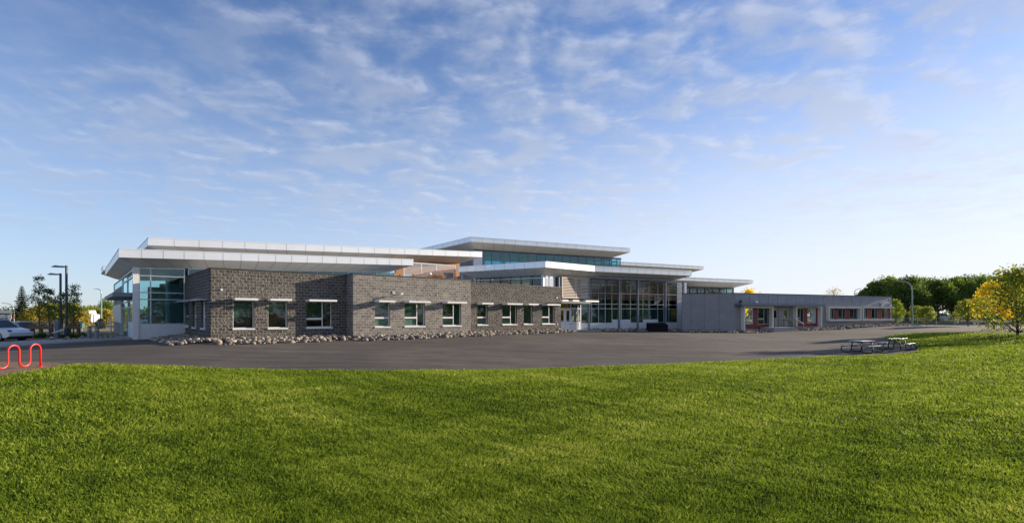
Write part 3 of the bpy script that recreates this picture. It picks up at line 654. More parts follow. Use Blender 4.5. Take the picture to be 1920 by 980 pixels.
s = F1.s(866.5, -6); MB().tube([(s, 6, 2.3), (s, 6, F1.z(866.5, -6, 513))], .04).build('vent_pipe', M['galv'], B, F1)
s = F1.s(805.5, -8); z = F1.z(805.5, -8, 514.5)
gb = bmesh.new(); bmesh.ops.create_uvsphere(gb, u_segments=16, v_segments=10, radius=.24); me = bpy.data.meshes.new('globe_lamp'); gb.to_mesh(me); gb.free(); me.materials.append(M['white'])
gl = bpy.data.objects.new('globe_lamp', me); COL.objects.link(gl); wx, wy = F1.w(s, -8); gl.location = (wx, wy, z); setp(gl, B)
MB().tube([(s, 8, 2.3), (s, 8, z-.2)], .03).build('lamp_stem', M['galv'], gl, F1)

# --- middle canopy over the hall entrance
C0 = F1.w(F1.s(1023, .8), .8); C1 = F1.w(F1.s(1115, .8), .8); F3c = Frame(C1[0], C1[1], 26); C2 = F3c.w(F3c.s(1297, 0), 0)
ZM = 5.11
C3 = (C2[0]-4.4, C2[1]+9); C4 = (-2.5, 63.3); C5 = (-5.75, 54.4)
rm, inm = roof([C0, C1, C2, C3, C4, C5], lambda x, y: ZM, .575, [1.3, 2.0, 1.6, 1.5, 1.5, 1.25], .62, 1.15, label='low canopy roof with a bent front edge over the hall entrance')
# left facing strip of glass under it
ia, ib = Vector(inm[5]), Vector(inm[0]); ang = math.degrees(math.atan2(ib.y-ia.y, ib.x-ia.x)); FG = Frame(ia.x, ia.y, ang); Lg = (ib-ia).length
zin = ZM-.575-.62
glazing(FG, .0, 0.2, Lg-.1, 1.6, zin, [Lg-1.25*i for i in range(1, 13)], [], gm='glass', bw=.06, name='clerestory', fm='dark_steel')
MB().box(0.2, Lg-.1, .0-.03, .10, zin-.30, zin-.22).build('transom_bar', M['alu'], B, FG)
MB().box(Lg-.1, Lg+.12, -.1, .12, 1.6, zin).build('corner_post', M['white'], B, FG)
# front facing glass beside the corner post, slatted
FN = Frame(ib.x, ib.y, 40.5)
dn_ = 0.0; e0 = .3; e1 = FN.s(1049, 0)
glazing(FN, 0, e0, e1, 1.6, zin, [e0+(e1-e0)*.3, e0+(e1-e0)*.62], [], gm='glass', bw=.07, fm='white')
mb = MB()
for i in range(7): mb.box(e0+.1, e0+(e1-e0)*.6, -.10, -.06, 2.3+i*.2, 2.36+i*.2)
mb.build('slats', M['lath'], B, FN)
# louvre over the entrance
dl = -.25; l0 = F1.s(1052.5, dl); l1 = F1.s(1104, dl); zt_ = F1.z(1052, dl, 517.5); zbL = F1.z(1080, dl, 559)
mb = MB()
for i in range(13): z = zbL+.14+(zt_-.16-zbL-.14)*i/12; mb.box(l0+.1, l1-.1, -dl-.07, -dl-.03, z-.045, z+.045)
lv = mb.build('louvre_screen', M['lath'], B, F1)
mb = MB(); mb.box(l0, l1, -dl-.10, -dl+.05, zt_-.09, zt_); mb.box(l0, l1, -dl-.10, -dl+.05, zbL-.02, zbL+.06); mb.box(l0, l0+.1, -dl-.1, -dl+.05, zbL, zt_-.09); mb.box((l0+l1)/2-.06, (l0+l1)/2+.06, -dl-.09, -dl+.04, zbL+.06, zt_-.09)
mb.build('louvre_frame', M['lath'], lv, F1)
MB().box(l0-.35, l0-.01, -dl-.02, -dl+.2, 1.6, zt_).build('end_post', M['steel_blue'], B, F1)
# --- glass hall front (steel columns, brown louvres, blinds)
cx3, cy3 = F1.w(l1, dl); F3 = Frame(cx3, cy3, 26.0)
ze = zin-.02; zT = F3.z(1161, 0, 523.5)
cols = [F3.s(p, 0) for p in (1104.5, 1161, 1196, 1248, 1281.5)]
for c in cols: MB().box(c-.09, c+.09, -.09, .12, BS, zT-.002).build('steel_column', M['steel_blue'], B, F3)
MB().box(cols[0]-.1, cols[-1]+.1, -.12, .16, zT, zT+.16).build('top_beam', M['steel_blue'], B, F3)
zLb = F3.z(1161, 0, 561)
for c0, c1 in zip(cols[:-1], cols[1:]):
    mb = MB()
    for i in range(15): z = zLb+(zT-.15-zLb)*i/14; mb.box(c0+.1, c1-.1, -.01, .03, z-.026, z+.026)
    mb.build('louvre_screen', M['lathdark'], B, F3)
dg = -1.1; zsill_lo = F3.z(1130, dg, 605.5); zsill_hi = F3.z(1200, dg, 598.5); g0 = F3.s(1089.5, dg); g1 = F3.s(1270, dg)
mull = [F3.s(p, dg) for p in (1109.5,1122.5,1135,1147.5,1165,1182.3,1194.5,1205.6,1217,1233.4,1244.7,1254.2)]
trz = [F3.z(1180, dg, 550.5), F3.z(1180, dg, 570.3), F3.z(1180, dg, 578.5)]
bays = [g0]+mull+[g1]; low = [0,0,0,0,1,1,0,0,1,1,0,0,0]
for (a, b) in zip(bays[:-1], bays[1:]): pass
cw = glazing(F3, dg, g0, g1, zsill_lo, zin, mull, trz, gm='mirror', bw=.055)
mb = MB()
mb.box(g0, g1+.003, -dg-.03, -dg+.15, BS, zsill_lo-.003)
for i, (a, b) in enumerate(zip(bays[:-1], bays[1:])):
    if i in (4, 5, 8, 9): mb.box(a+.003, b-.003, -dg-.03, -dg+.10, zsill_lo, zsill_hi)
mb.build('base_panel', M['panel_white'], B, F3)
for i, (a, b) in enumerate(zip(bays[:-1], bays[1:])):
    MB().box(a+.04, b-.04, -dg+.2, -dg+.22, zsill_lo, trz[2]+(.0 if i % 3 else .0)).build('roller_blind', M['blind'], cw, F3)
wall('end_pier', F3, dg, g1+.005, cols[-1]+1.6, BS, zin, .3, [], M['panel_white'])
# hall interior
h0x = F3.s(1089, dg)
MB().box(-2, 15, 1.3, 14, -1.75, -1.68).build('inner_floor', M['floor'], B, F3)
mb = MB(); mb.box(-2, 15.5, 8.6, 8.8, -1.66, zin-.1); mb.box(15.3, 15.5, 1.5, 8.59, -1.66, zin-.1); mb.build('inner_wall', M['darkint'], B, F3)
mb = MB()
for s in (1.5, 5.2, 9.5, 12.5): mb.tube([(s, 5, -1.66), (s, 5, zin)], .18, 12)
mb.build('inner_column', M['panel_white'], B, F3)
# entrance doors under the louvre
dd = -1.2; a0 = F1.s(1050, dd)
zh = F1.z(1070, dd, 570.5); zd = F1.z(1070, dd, 579); zb0 = -1.60
S_ = [F1.s(p, dd) for p in (1051.5, 1060.2, 1070, 1083.5, 1089.5)]
mb = MB(); b = .09
mb.box(S_[0]-.6, S_[4], -dd, -dd+.12, zh, zh+.12); mb.box(S_[0]-.6, S_[4], -dd, -dd+.12, zd, zd+.10)
for s in (S_[0]-.6, S_[2], S_[3], S_[4]-.1): mb.box(s, s+b, -dd+.002, -dd+.11, zb0, zh-.002)
mb.box(S_[2]+b, S_[4]-.1, -dd+.01, -dd+.10, zb0, zb0+.85)
fr = mb.build('entrance_frame', M['white'], B, F1)
MB().quad((S_[0]-.6, -dd+.06, zd+.1), (S_[4], -dd+.06, zd+.1), (S_[4], -dd+.06, zh), (S_[0]-.6, -dd+.06, zh)).build('pane', M['glass'], fr, F1)
MB().quad((S_[2], -dd+.06, zb0+.85), (S_[4], -dd+.06, zb0+.85), (S_[4], -dd+.06, zd), (S_[2], -dd+.06, zd)).build('pane', M['glass'], fr, F1)
for a, b2 in ((S_[0]-.5, S_[1]-.01), (S_[1]+.01, S_[2]-.01)):
    w_ = b2-a; mb = MB(); y = -dd+.02; zm = zb0+1.0
    mb.box(a, b2, y, y+.06, zb0+.02, zm); mb.box(a, b2, y, y+.06, zd-.16, zd-.01); mb.box(a, a+w_*.2, y, y+.06, zm, zd-.16); mb.box(b2-w_*.2, b2, y, y+.06, zm, zd-.16)
    do = mb.build('door', M['white'], B, F1)
    MB().quad((a+w_*.2, y+.03, zm), (b2-w_*.2, y+.03, zm), (b2-w_*.2, y+.03, zd-.16), (a+w_*.2, y+.03, zd-.16)).build('pane', M['glass'], do, F1)
    MB().box(a+w_*.25, b2-w_*.25, y-.07, y-.04, zb0+.9, zb0+.95).build('handle', M['black'], do, F1)
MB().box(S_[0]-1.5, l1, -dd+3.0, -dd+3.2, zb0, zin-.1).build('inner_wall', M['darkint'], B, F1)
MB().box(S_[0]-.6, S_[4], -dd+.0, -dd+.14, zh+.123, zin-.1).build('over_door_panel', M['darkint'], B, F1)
zc0, zc1 = F1.z(1070, -.6, 568.8), F1.z(1070, -.6, 563)
MB().box(l0-.1, l1+.2, .14, 1.19, zc0, zc1).build('door_canopy', M['dark_steel'], B, F1)
for p0, p1 in ((1052.5, 1064), (1072, 1084), (1096, 1121)):
    a_, b_ = F1.s(p0, .6), F1.s(p1, .6)
    zq = F1.z(1090, .6, 563.2)
    MB().box(a_, b_, -.75, -.45, zq-.13, zq+.05).build('canopy_blade', M['white'], B, F1)
mb = MB()
for z in (-1.0, -.7): mb.tube([(S_[2]+.2, .3, z), (S_[4]+.2, .3, z)], .02)
for s in (S_[2]+.2, S_[4]+.2): mb.tube([(s, .3, -1.7), (s, .3, -.7)], .02)
mb.tube([(S_[0]+.3, .3, -.95), (S_[1]+.6, .3, -.95)], .02)
mb.build('hand_rail', M['steel_blue'], B, F1)
mb = MB(); mb.box(S_[0]-.5, S_[4]+1.2, -.6, 1.25, BS, -1.60); mb.build('entrance_slab', M['concrete'], B, F1)
# --- high central roof with teal glass band
Pc = ((882.6-CX)/FP*62, 62.0); F2 = Frame(*Pc, 26); ZH = (HZ-443.6)/FP*62
e_ = F2.s(1181.5, 0); Q1 = F2.w(e_, 0); Q2 = (Q1[0]-5.5, Q1[1]+11); Q3 = (-13.1-2, 73.1+3)
rh, inh = roof([Pc, Q1, Q2, Q3], lambda x, y: ZH, .60, [1.9, 1.6, 1.6, 1.5], .62, 1.5, label='highest roof with blue grey fascia over the teal glass band')
zhg = ZH-1.22; dh = -1.9
t0 = F2.s(904, dh); t1 = F2.s(1164, dh); tp = F2.s(888, dh)
glazing(F2, dh, t0, t1, 5.2, zhg-.18, [t0+1.32*i for i in range(1, 20)], [], gm='teal', fm='steel_blue', bw=.06, name='clerestory')
MB().box(tp, t1+.1, -dh-.01, -dh+.15, zhg-.178, zhg).build('head_beam', M['dark_steel'], B, F2)
MB().box(tp, t0-.003, -dh-.06, -dh+.2, 4, zhg-.18).build('corner_panel', M['panel_white'], B, F2)
MB().box(tp, t1, -dh, -dh+.2, 2, 5.19).build('upper_wall', M['siding'], B, F2)
i3, i0 = Vector(inh[3]), Vector(inh[0]); FH = Frame(i3.x, i3.y, math.degrees(math.atan2(i0.y-i3.y, i0.x-i3.x)))
MB().box(0, (i0-i3).length-.3, .05, .2, 2, zhg).build('upper_wall', M['corr'], B, FH)
i1, i2 = Vector(inh[1]), Vector(inh[2]); FH2 = Frame(i1.x, i1.y, math.degrees(math.atan2(i2.y-i1.y, i2.x-i1.x)))
glazing(FH2, 0, .1, (i2-i1).length-.1, 5.2, zhg, [2, 4, 6, 8], [], gm='teal', fm='steel_blue', bw=.06, name='clerestory')
FH3 = Frame(i2.x, i2.y, math.degrees(math.atan2(i3.y-i2.y, i3.x-i2.x)))
glazing(FH3, 0, .1, (i3-i2).length-.1, 5.2, zhg, [2*i for i in range(1, 12)], [], gm='teal', fm='steel_blue', bw=.06, name='clerestory')
mb = MB()
for i in range(8): s = t0+1.6+i*2.9; mb.tube([(s, 5.2, 4), (s, 5.2, zhg)], .16, 10); mb.box(s-.05, s+.05, 3, 9, zhg-.5, zhg-.25)
mb.build('inner_column', M['panel_white'], B, F2)
mb = MB()
for i in range(6): s = t0+.9+i*3.3; mb.tube([(s, 4, zhg-.1), (s, 4, zhg-.9)], .02); mb.tube([(s, 4, zhg-1.15), (s, 4, zhg-.9)], [.22, .08], 10)
mb.build('pendant_lamp', M['white'], B, F2)
MB().box(t0, t1, 3, 11, 4.9, 5.0).build('inner_floor', M['floor'], B, F2)
# --- two lower roofs stepping down to the right
def step_roof(Yl, pxl, pyl, pxr, back, glassx, zlow, h, gt, lab):
    P = ((pxl-CX)/FP*Yl, Yl); z = (HZ-pyl)/FP*Yl; F = Frame(*P, 26); e = F.s(pxr, 0); A0 = F.w(-6, 0); A1 = F.w(e, 0)
    r, inn = roof([A0, A1, F.w(e, -back), F.w(-6, -back)], lambda x, y: z, h, [1.7, 1.6, 1.5, 1.5], .55, 1.3, label=lab)
    zi = z-h-.55; s1 = e-1.6
    glazing(F, -1.7, -4, s1, zlow, zi-.14, [s1-1.3*i for i in range(1, 16)], [], gm='glass' if gt else 'teal', fm='dark_steel', bw=.07, name='clerestory')
    MB().box(-4, s1+.05, 1.69, 1.85, zi-.138, zi-.02).build('head_beam', M['dark_steel'], B, F)
    FR = Frame(*F.w(s1, -1.7), 116); glazing(FR, 0, .13, back-3.3, zlow, zi, [1.6*i for i in range(1, 8)], [], gm='glass' if gt else 'teal', fm='dark_steel', bw=.07, name='clerestory')
    FB = Frame(*F.w(s1, -back+1.6), 206); glazing(FB, 0, .1, s1+4, zlow, zi, [1.6*i for i in range(1, 12)], [], gm='glass' if gt else 'teal', fm='dark_steel', bw=.07, name='clerestory')
    return F, s1, zi
step_roof(77, 1165, 490.3, 1319.7, 12, 0, 3.0, .5, False, 'far roof seen right of the highest roof')
Fr, sr, zi = step_roof(62.5, 1296, 519.7, 1412.3, 9, 0, 1.5, .42, True, 'low roof stepping down behind the grey wing')
mb = MB()
for i, s in enumerate(np.arange(-3, sr, 2.6)): mb.bar((s, 3.2, 2.0), (s+1.3*(1 if i % 2 else -1), 3.2, zi-.1), .12, .16)
mb.box(-4, sr, 3.12, 3.28, zi-.3, zi-.12)
mb.build('roof_truss', M['dark_steel'], B, Fr)
# --- grey wing at the right
F4 = Frame(25.0, 57.5, 23.4); F5 = Frame(19.45, 58.55, -10.72); L5 = F5.s(1378, 0); e4 = F4.s(1671.5, 0); ZR = 2.41
wall('siding_wall', F5, 0, 0, L5-.004, BS, ZR, .3, [], M['siding'])['label'] = 'blank grey lap sided wall in shade'
mb = MB()
for f in (.17, .42, .70): mb.box(L5*f, L5*f+.03, -.006, .0, -2.5, ZR)
mb.build('wall_joints', M['seam'], B, F5)
ha = []
def P4(x0, x1, y0, y1): return pxw(F4, 0, (x0, x1, y0, y1))
sur = [P4(1391.4,1442,577,616), P4(1489,1533,577,611.5), P4(1551,1607.5,577.8,598.2), P4(1614.5,1671.3,577.5,597.5)]
zsur = []
doors = [P4(1449.6,1460,577.8,612.6), P4(1469.5,1480.2,577.8,612.6)]
holes = [(a, b, c, d) for a, b, c, d in sur[:3]]+[(sur[3][0], e4-.25, sur[3][2], sur[3][3])]+doors
zs = -.02
def split_wall():
    zc = F4.z(1400, 0, 571)
    wall('siding_wall', F4, 0, 0, e4, BS, zc-.003, .3, holes, M['siding'])
    pw = wall('parapet_wall', F4, .03, 0, e4, zc, ZR, .33, [], M['corr']); pw['label'] = 'upper band of corrugated blue grey metal'
    mb = MB()
    for px in np.arange(1388, 1671, 17.3): s = F4.s(px, 0); mb.quad((s, -.034, zc+.02), (s+.045, -.034, zc+.02), (s+.045, -.034, ZR-.03), (s, -.034, ZR-.03))
    add_faces(pw, mb, M['seam'])
    return zc
zc = split_wall()
MB().box(-.05, e4+.05, -.08, .35, ZR+.002, ZR+.07).build('parapet_cap', M['cap'], B, F4)
MB().box(-.03, L5-.06, -.06, .30, ZR+.002, ZR+.06).build('parapet_cap', M['cap'], B, F5)
wall('end_wall', Frame(*F4.w(e4, 0), 113.4), 0, .3, 12, BS, ZR, .3, [], M['siding'])
MB().box(.35, e4-.3, .4, 12, ZR-.4, ZR-.25).build('roof_deck', M['roofing'], B, F4)
MB().box(.3, e4-.3, 3.6, 3.8, BS, ZR-.41).build('inner_wall', M['darkint'], B, F4)
MB().box(.3, e4-.3, .32, 3.5, -1.5, -1.42).build('inner_floor', M['floor'], B, F4)
def surround(s0, s1, z0, z1, p, w, sides, bottom):
    mb = MB(); mb.box(s0-w, s1+w, -p, -.003, z1, z1+w)
    if 'l' in sides: mb.box(s0-w, s0, -p, -.003, z0-(w if bottom else .1), z1)
    if 'r' in sides: mb.box(s1, s1+w, -p, -.003, z0-(w if bottom else .1), z1)
    if bottom: mb.box(s0-(w if 'l' not in sides else 0), s1+(.25 if 'r' not in sides else 0), -p, -.003, z0-w, z0)
    return mb.build('window_surround', M['cream'], B, F4)
def maroon_bay(k, wins, sides, bottom):
    s0, s1, z0, z1 = sur[k]; s1 = min(s1, e4-.25) if k == 3 else s1
    sf = surround(s0, s1, z0, z1, .45 if not bottom else .4, .22, sides, bottom)
    hh = []
    for a, b, y0, y1 in wins:
        q = pxw(F4, -.08, (a, b, y0, y1)); hh.append((max(q[0], s0+.02), min(q[1], s1-.02), max(z0+.03, q[2]), min(z1-.02, q[3])))
    wall('maroon_panel', F4, -.06, s0, s1, z0, z1, .1, hh, M['maroon'], parent=sf)
    for i, h in enumerate(hh): window(F4, -.06, *h, split=.6, tran=.33 if not bottom else None, blind=.35 if i % 2 else 0, rec=.02, sill=False, fm='alu')
maroon_bay(0, [(1394.2,1411.8,577.5,607.3),(1420.8,1440.2,577.5,607.3)], 'lr', False)
maroon_bay(1, [(1491.4,1506.7,577.8,605.5),(1513.4,1529.7,577.8,605.5)], 'lr', False)
maroon_bay(2, [(1552.3,1563.7,577.8,598),(1571,1585,577.8,598),(1593,1606.3,577.8,598)], 'lr', True)
maroon_bay(3, [(1616.5,1626.6,577.5,597.5),(1633.6,1645.4,577.5,597.5),(1652.7,1664,577.5,597.5)], 'l', True)
for k, dq in enumerate(doors):
    a, b, z0, z1 = dq; y = .1; mb = MB(); w_ = b-a
    mb.box(a, b, y, y+.05, z0, z0+1.05); mb.box(a, b, y, y+.05, z1-.25, z1); mb.box(a, a+w_*.25, y, y+.05, z0+1.05, z1-.25); mb.box(b-w_*.25, b, y, y+.05, z0+1.05, z1-.25)
    do = mb.build('door', mat('beige_door%d' % k, (.36, .33, .29), .5) if k == 0 else bpy.data.materials['beige_door0'], B, F4)
    MB().quad((a+w_*.25, y+.02, z0+1.05), (b-w_*.25, y+.02, z0+1.05), (b-w_*.25, y+.02, z1-.25), (a+w_*.25, y+.02, z1-.25)).build('pane', M['glass'], do, F4)
    MB().box(a+.06, a+.16, y-.06, y-.002, z0+.95, z0+1.0).build('handle', M['galv'], do, F4)
k0 = F4.s(1389, .9); k1 = F4.s(1546, .9); zk = F4.z(1460, .9, 573)
MB().box(k0, k1, -1.0, -.035, zk, zk+.24).build('door_canopy', M['steel_blue'], B, F4)
fixture(F4, 1388, 565, 0.03, .25, .25, .2, 'dark_steel'); fixture(F4, 1417, 566, 0.03, .3, .2, .2, 'white'); fixture(F4, 1651, 571, .03, .25, .3, .15, 'galv'); fixture(F4, 1668, 572, .03, .3, .2, .2, 'white')
# steps and railings
zp = F4.z(1465, .5, 612.8); p0 = F4.s(1450, 1.6); p1 = F4.s(1488, 1.6)
mb = MB(); mb.box(p0-.2, p1, -1.9, -.003, BS, zp)
for i in range(1, 4): mb.box(p1+.32*(i-1)+.002, p1+.32*i, -1.9, -.004, BS, zp-.16*i)
for i in range(1, 3): pass
mb.build('entrance_steps', M['concrete'], B, F4)
for yy in (-1.8, -.35):
    mb = MB(); r_ = .04; top = zp+.95; lo = zp-.55
    a, b, c = p0-.1, p1, p1+1.35
    if yy == -1.8:
        mb.tube([(a, yy, zp), (a, yy, top), (b, yy, top), (c, yy, lo+.95), (c+.25, yy, lo+.95)], r_); mb.tube([(b, yy, zp), (b, yy, top)], r_); mb.tube([(c, yy, lo-.1), (c, yy, lo+.95)], r_)
        mb.tube([(a, yy, zp+.12), (b, yy, zp+.12), (c, yy, lo+.12)], r_)
    else:
        mb.tube([(b, yy, zp), (b, yy, top), (c, yy, lo+.95), (c+.25, yy, lo+.95)], r_); mb.tube([(c, yy, lo-.1), (c, yy, lo+.95)], r_)
    mb.build('hand_rail', M['dark_steel'], B, F4)
def rtube(a, b): pass
s_ = F4.s(1660, .8); MB().box(F4.s(1647, .8), F4.s(1674, .8), -1.2, -.5, F4.z(1660, .8, 613), F4.z(1660, .8, 609.5)).build('concrete_ledge', M['concrete'], B, F4)

# ================================================================== STONES
protos = []
for k in range(12):
    bm = bmesh.new(); bmesh.ops.create_icosphere(bm, subdivisions=2, radius=1); sc = Vector((random.uniform(.8, 1.25), random.uniform(.7, 1.0), random.uniform(.5, .8)))
    for v in bm.verts:
        v.co *= 1+.28*mnoise.noise(v.co*1.1+Vector((k*7, 0, 0)))+.10*mnoise.noise(v.co*3+Vector((0, k*5, 0))); v.co = Vector((v.co.x*sc.x, v.co.y*sc.y, v.co.z*sc.z))
    me = bpy.data.meshes.new('river_stone'); bm.to_mesh(me); bm.free(); me.materials.append(M['stone']); me.polygons.foreach_set('use_smooth', [True]*len(me.polygons)); protos.append(me)
def strip(pts, w0, w1, dens):
    """stones along a wall foot; pts = world points, outward side on the right of travel"""
    out = []
    for (a, b) in zip(pts[:-1], pts[1:]):
        a, b = Vector(a), Vector(b); t = b-a; L = t.length; t /= L; n = Vector((t.y, -t.x))
        for _ in range(int(L*dens)):
            o = random.uniform(w0, w1); p = a+t*random.uniform(0, L)+n*o; r = random.choice((.07, .09, .11, .13, .16, .20))*random.uniform(.85, 1.1)
            hp = .22*(1-(o-w0)/(w1-w0))
            out.append((p.x, p.y, zg(p.x, p.y)+r*.30+hp*random.uniform(.7, 1)+.03, r))
    return out
front = strip([FS and F1.w(-.3, -8.6), F1.w(-.1, -.1)], .0, 1.6, 13)
front = [q for q in front]
front = []
for _ in range(330):                                # beside the shaded side wall
    d = random.uniform(-9.4, 1.2); s = -random.uniform(.1, 2.3); x, y = F1.w(s, d); r = random.uniform(.08, .18); front.append((x, y, zg(x, y)+r*.3+.03+.25*max(0, 1+s/2.3), r))
front += strip([F1.w(0, 0), F1.w(sB0-.2, 0)], .15, 2.5, 36)
front += strip([F1.w(sB0-.2, d1), F1.w(sB1+.3, d1)], .15, 2.4, 36)
front += strip([F1.w(sB1+.3, 0), F1.w(sC1-.1, 0)], .15, 2.3, 34)
back = strip([F3.w(g0+1.2, dg), F3.w(cols[-1]+.4, dg)], .2, 1.9, 22)
back += strip([F5.w(0, 0), F5.w(L5, 0)], .15, 2.0, 22)+strip([F4.w(0, 0), F4.w(p0-.4, 0)], .15, 2.0, 24)+strip([F4.w(p1+1.1, 0), F4.w(e4+3.5, 0)], .1, 2.0, 24)
back += strip([F1.w(-8, -14), F1.w(-3.4, -14)], .0, 2, 6)
front.sort(key=lambda q: q[1]/q[3]*1.0 if False else (q[0]**2+q[1]**2)**.5/q[3])
NI = 300
for i, (x, y, z, r) in enumerate(front[:NI]):
    o = bpy.data.objects.new('river_stone', random.choice(protos)); COL.objects.link(o); o.location = (x, y, z); o.scale = (r, r, r*random.uniform(.8, 1.1)); o.rotation_euler = (random.uniform(-.5, .5), random.uniform(-.5, .5), random.uniform(0, 6.28))
    tag(o, 'large rounded tan or grey river stone in the border along the dark block walls', 'stone', 'river stones in the border along the block walls')
mb = MB()
for x, y, z, r in front[NI:]+back:
    me = random.choice(protos); Mx = Matrix.LocRotScale(Vector((x, y, z)), Matrix.Rotation(random.uniform(0, 6.28), 3, 'Z').to_quaternion(), Vector((r, r, r)))
    mb.add([Mx @ v.co for v in me.vertices], [tuple(p.vertices) for p in me.polygons])
tag(mb.build('stone_border', M['stone'], smooth=True), 'small river stones filling the border at the foot of the whole building', 'stones', kind='stuff')

# ================================================================== TREES
def crown_mesh(clumps, nleaf, ls, m, root, flat=.8, name='crown', seed=0):
    rg = np.random.default_rng(seed); C = np.array([c[:3] for c in clumps]); Rr = np.array([c[3] for c in clumps])
    p = Rr**2.2; p /= p.sum(); k = rg.choice(len(C), nleaf, p=p)
    d = rg.normal(size=(nleaf, 3)); d /= np.linalg.norm(d, axis=1)[:, None]; rad = rg.random(nleaf)**.5*(1+.22*np.abs(rg.normal(size=nleaf)))
    P = C[k]+d*(rad*Rr[k])[:, None]*np.array([1, 1, flat])
    a = rg.normal(size=(nleaf, 3)); a /= np.linalg.norm(a, axis=1)[:, None]; b = np.cross(a, rg.normal(size=(nleaf, 3))); b /= np.linalg.norm(b, axis=1)[:, None]
    s = ls*(.6+.8*rg.random(nleaf))[:, None]
    V = np.stack([P-a*s, P+b*s*.55, P+a*s, P-b*s*.55], 1).reshape(-1, 3)
    me = bpy.data.meshes.new(name); me.from_pydata([], [], []); me.vertices.add(len(V)); me.vertices.foreach_set('co', V.reshape(-1))
    me.loops.add(len(V)); me.loops.foreach_set('vertex_index', np.arange(len(V), dtype=np.int32)); me.polygons.add(nleaf); me.polygons.foreach_set('loop_start', np.arange(0, len(V), 4, dtype=np.int32)); me.update(calc_edges=True)
    me.materials.append(m); o = bpy.data.objects.new(name, me); COL.objects.link(o); o.location = root.location; setp(o, root); return o
def tree(name, x, y, ztop, rad, leaf, label, cat='tree', group=None, n=5000, ls=.16, trunk=.25, base=None, cb=.25, bark='bark', sparse=1.0, seed=1, nclump=26, csize=.42, narrow=1.0):
    z0 = base if base is not None else zg(x, y)-.05; H = ztop-z0; root = empty(name, (x, y, z0), label, cat, group); rs = random.Random(seed)
    c0 = H*cb; ch = H-c0; clumps = []; tb = MB(); lean = (rs.uniform(-.03, .03)*H, rs.uniform(-.03, .03)*H)
    tb.tube([(0, 0, -.2), (lean[0]*.3, lean[1]*.3, H*.3), (lean[0]*.7, lean[1]*.7, H*.6), (lean[0], lean[1], H*.9)], [trunk, trunk*.8, trunk*.5, trunk*.12], 9)
    for i in range(nclump):
        f = (i+.5)/nclump; zz = c0+ch*(.10+.84*f); prof = math.sin(math.pi*min(1, (.16+.84*f))**.8)**.7*narrow+(1-narrow)*(1-f)*.6
        a = i*2.4+rs.uniform(-.5, .5); rr = rad*prof*rs.uniform(.35, .95)*sparse; cr = rad*csize*rs.uniform(.6, 1.15)
        rr = max(0, min(rr, rad-cr*.6)); px, py = math.cos(a)*rr, math.sin(a)*rr
        zz = min(zz+rs.uniform(-.09, .05)*ch, H-cr*.8)
        clumps.append((px, py, zz, cr)); zs_ = max(c0*.75, zz-rr*.9-cr*.2); k = zs_/H; bx_, by_ = lean[0]*k, lean[1]*k
        tb.tube([(bx_, by_, zs_), (px*.5, py*.5, zs_*.45+zz*.55), (px, py, zz)], [trunk*.38*(1-k*.5), trunk*.22, trunk*.06], 6)
    t = tb.build('trunk', M[bark], root, loc=root.location, smooth=True)
    crown_mesh(clumps, n, ls, LM[leaf], root, seed=seed); return root
# far row beyond the street at the right
row = [(1640,527,108,3.6,'dark','dark round tree just above the end of the grey wing'),(1668,518,116,5,'green','leafy green tree left of the tall curved street lamp'),(1700,517,110,5.2,'dark','dark green tree directly behind the tall curved street lamp'),
 (1728,519,122,5.6,'green','leafy green tree right of the tall curved street lamp'),(1757,523,112,5,'dark','dark green spreading tree over the parked cars'),(1786,520,120,5.2,'green','leafy green tree between the parked cars and the small gold tree'),
 (1815,516,126,6,'dark','dark green tree above the small orange gold tree'),(1846,515,118,6,'green','tall green tree behind the left side of the bright yellow tree'),(1880,516,112,6,'dark','tall dark green tree behind the right side of the bright yellow tree'),(1912,508,104,6.5,'green','tall green tree at the right edge behind the turning tree'),(1950,505,104,7,'dark','tall dark tree at the far right end of the row')]
for i, (px, py, Y, r, lf, lb) in enumerate(row):
    tree('broadleaf_tree', (px-CX)/FP*Y, Y, (HZ-py)/FP*Y, r, lf, lb, group='large trees beyond the street', n=4300, ls=.25, trunk=.4, cb=.30, seed=20+i, nclump=30, csize=.31)
for i, (px, py, Y) in enumerate(((1655,578,135),(1850,574,140),(1905,572,132))):
    tree('undergrowth_tree', (px-CX)/FP*Y, Y, (HZ-py)/FP*Y, 7, 'dark', 'dark low tree in the wood, %s' % ('behind the end of the grey wing','behind the bright yellow tree','behind the turning tree')[i], group='dark trees deep in the wood', n=3500, ls=.3, cb=.05, seed=60+i, nclump=26)
tree('yellow_tree', (1864-CX)/FP*50, 50, (HZ-528)/FP*50, 1.9, 'yellow', 'bright yellow autumn tree with a round crown at the lawn edge', n=9000, ls=.085, trunk=.09, cb=.33, seed=3, nclump=34, csize=.34)
tree('gold_tree', (1815-CX)/FP*66, 66, (HZ-561)/FP*66, 1.6, 'mixed', 'small orange gold tree left of the bright yellow tree', n=3500, ls=.09, trunk=.07, cb=.28, seed=4)
tree('lime_tree', (1738-CX)/FP*72, 72, (HZ-574)/FP*72, 1.15, 'lime', 'small lime green sapling in front of the parked cars', n=2500, ls=.09, trunk=.06, cb=.3, seed=5)
tree('young_tree', (1721-CX)/FP*84, 84, (HZ-573)/FP*84, 1.3, 'mixed', 'small olive gold tree left of the lime green sapling', n=2500, ls=.10, trunk=.07, cb=.3, seed=6)
tree('lime_tree', (1679-CX)/FP*76, 76, (HZ-560)/FP*76, 1.35, 'lime', 'bright lime tree right against the end of the grey wing', n=3200, ls=.10, trunk=.07, cb=.12, seed=7)
tree('turning_tree', 41.7, 42.2, 4.15, 3.0, 'mixed', 'near tree with yellow green leaves cut by the right edge', n=4200, ls=.12, trunk=.10, cb=.08, seed=8, nclump=34, csize=.36, sparse=1.0)
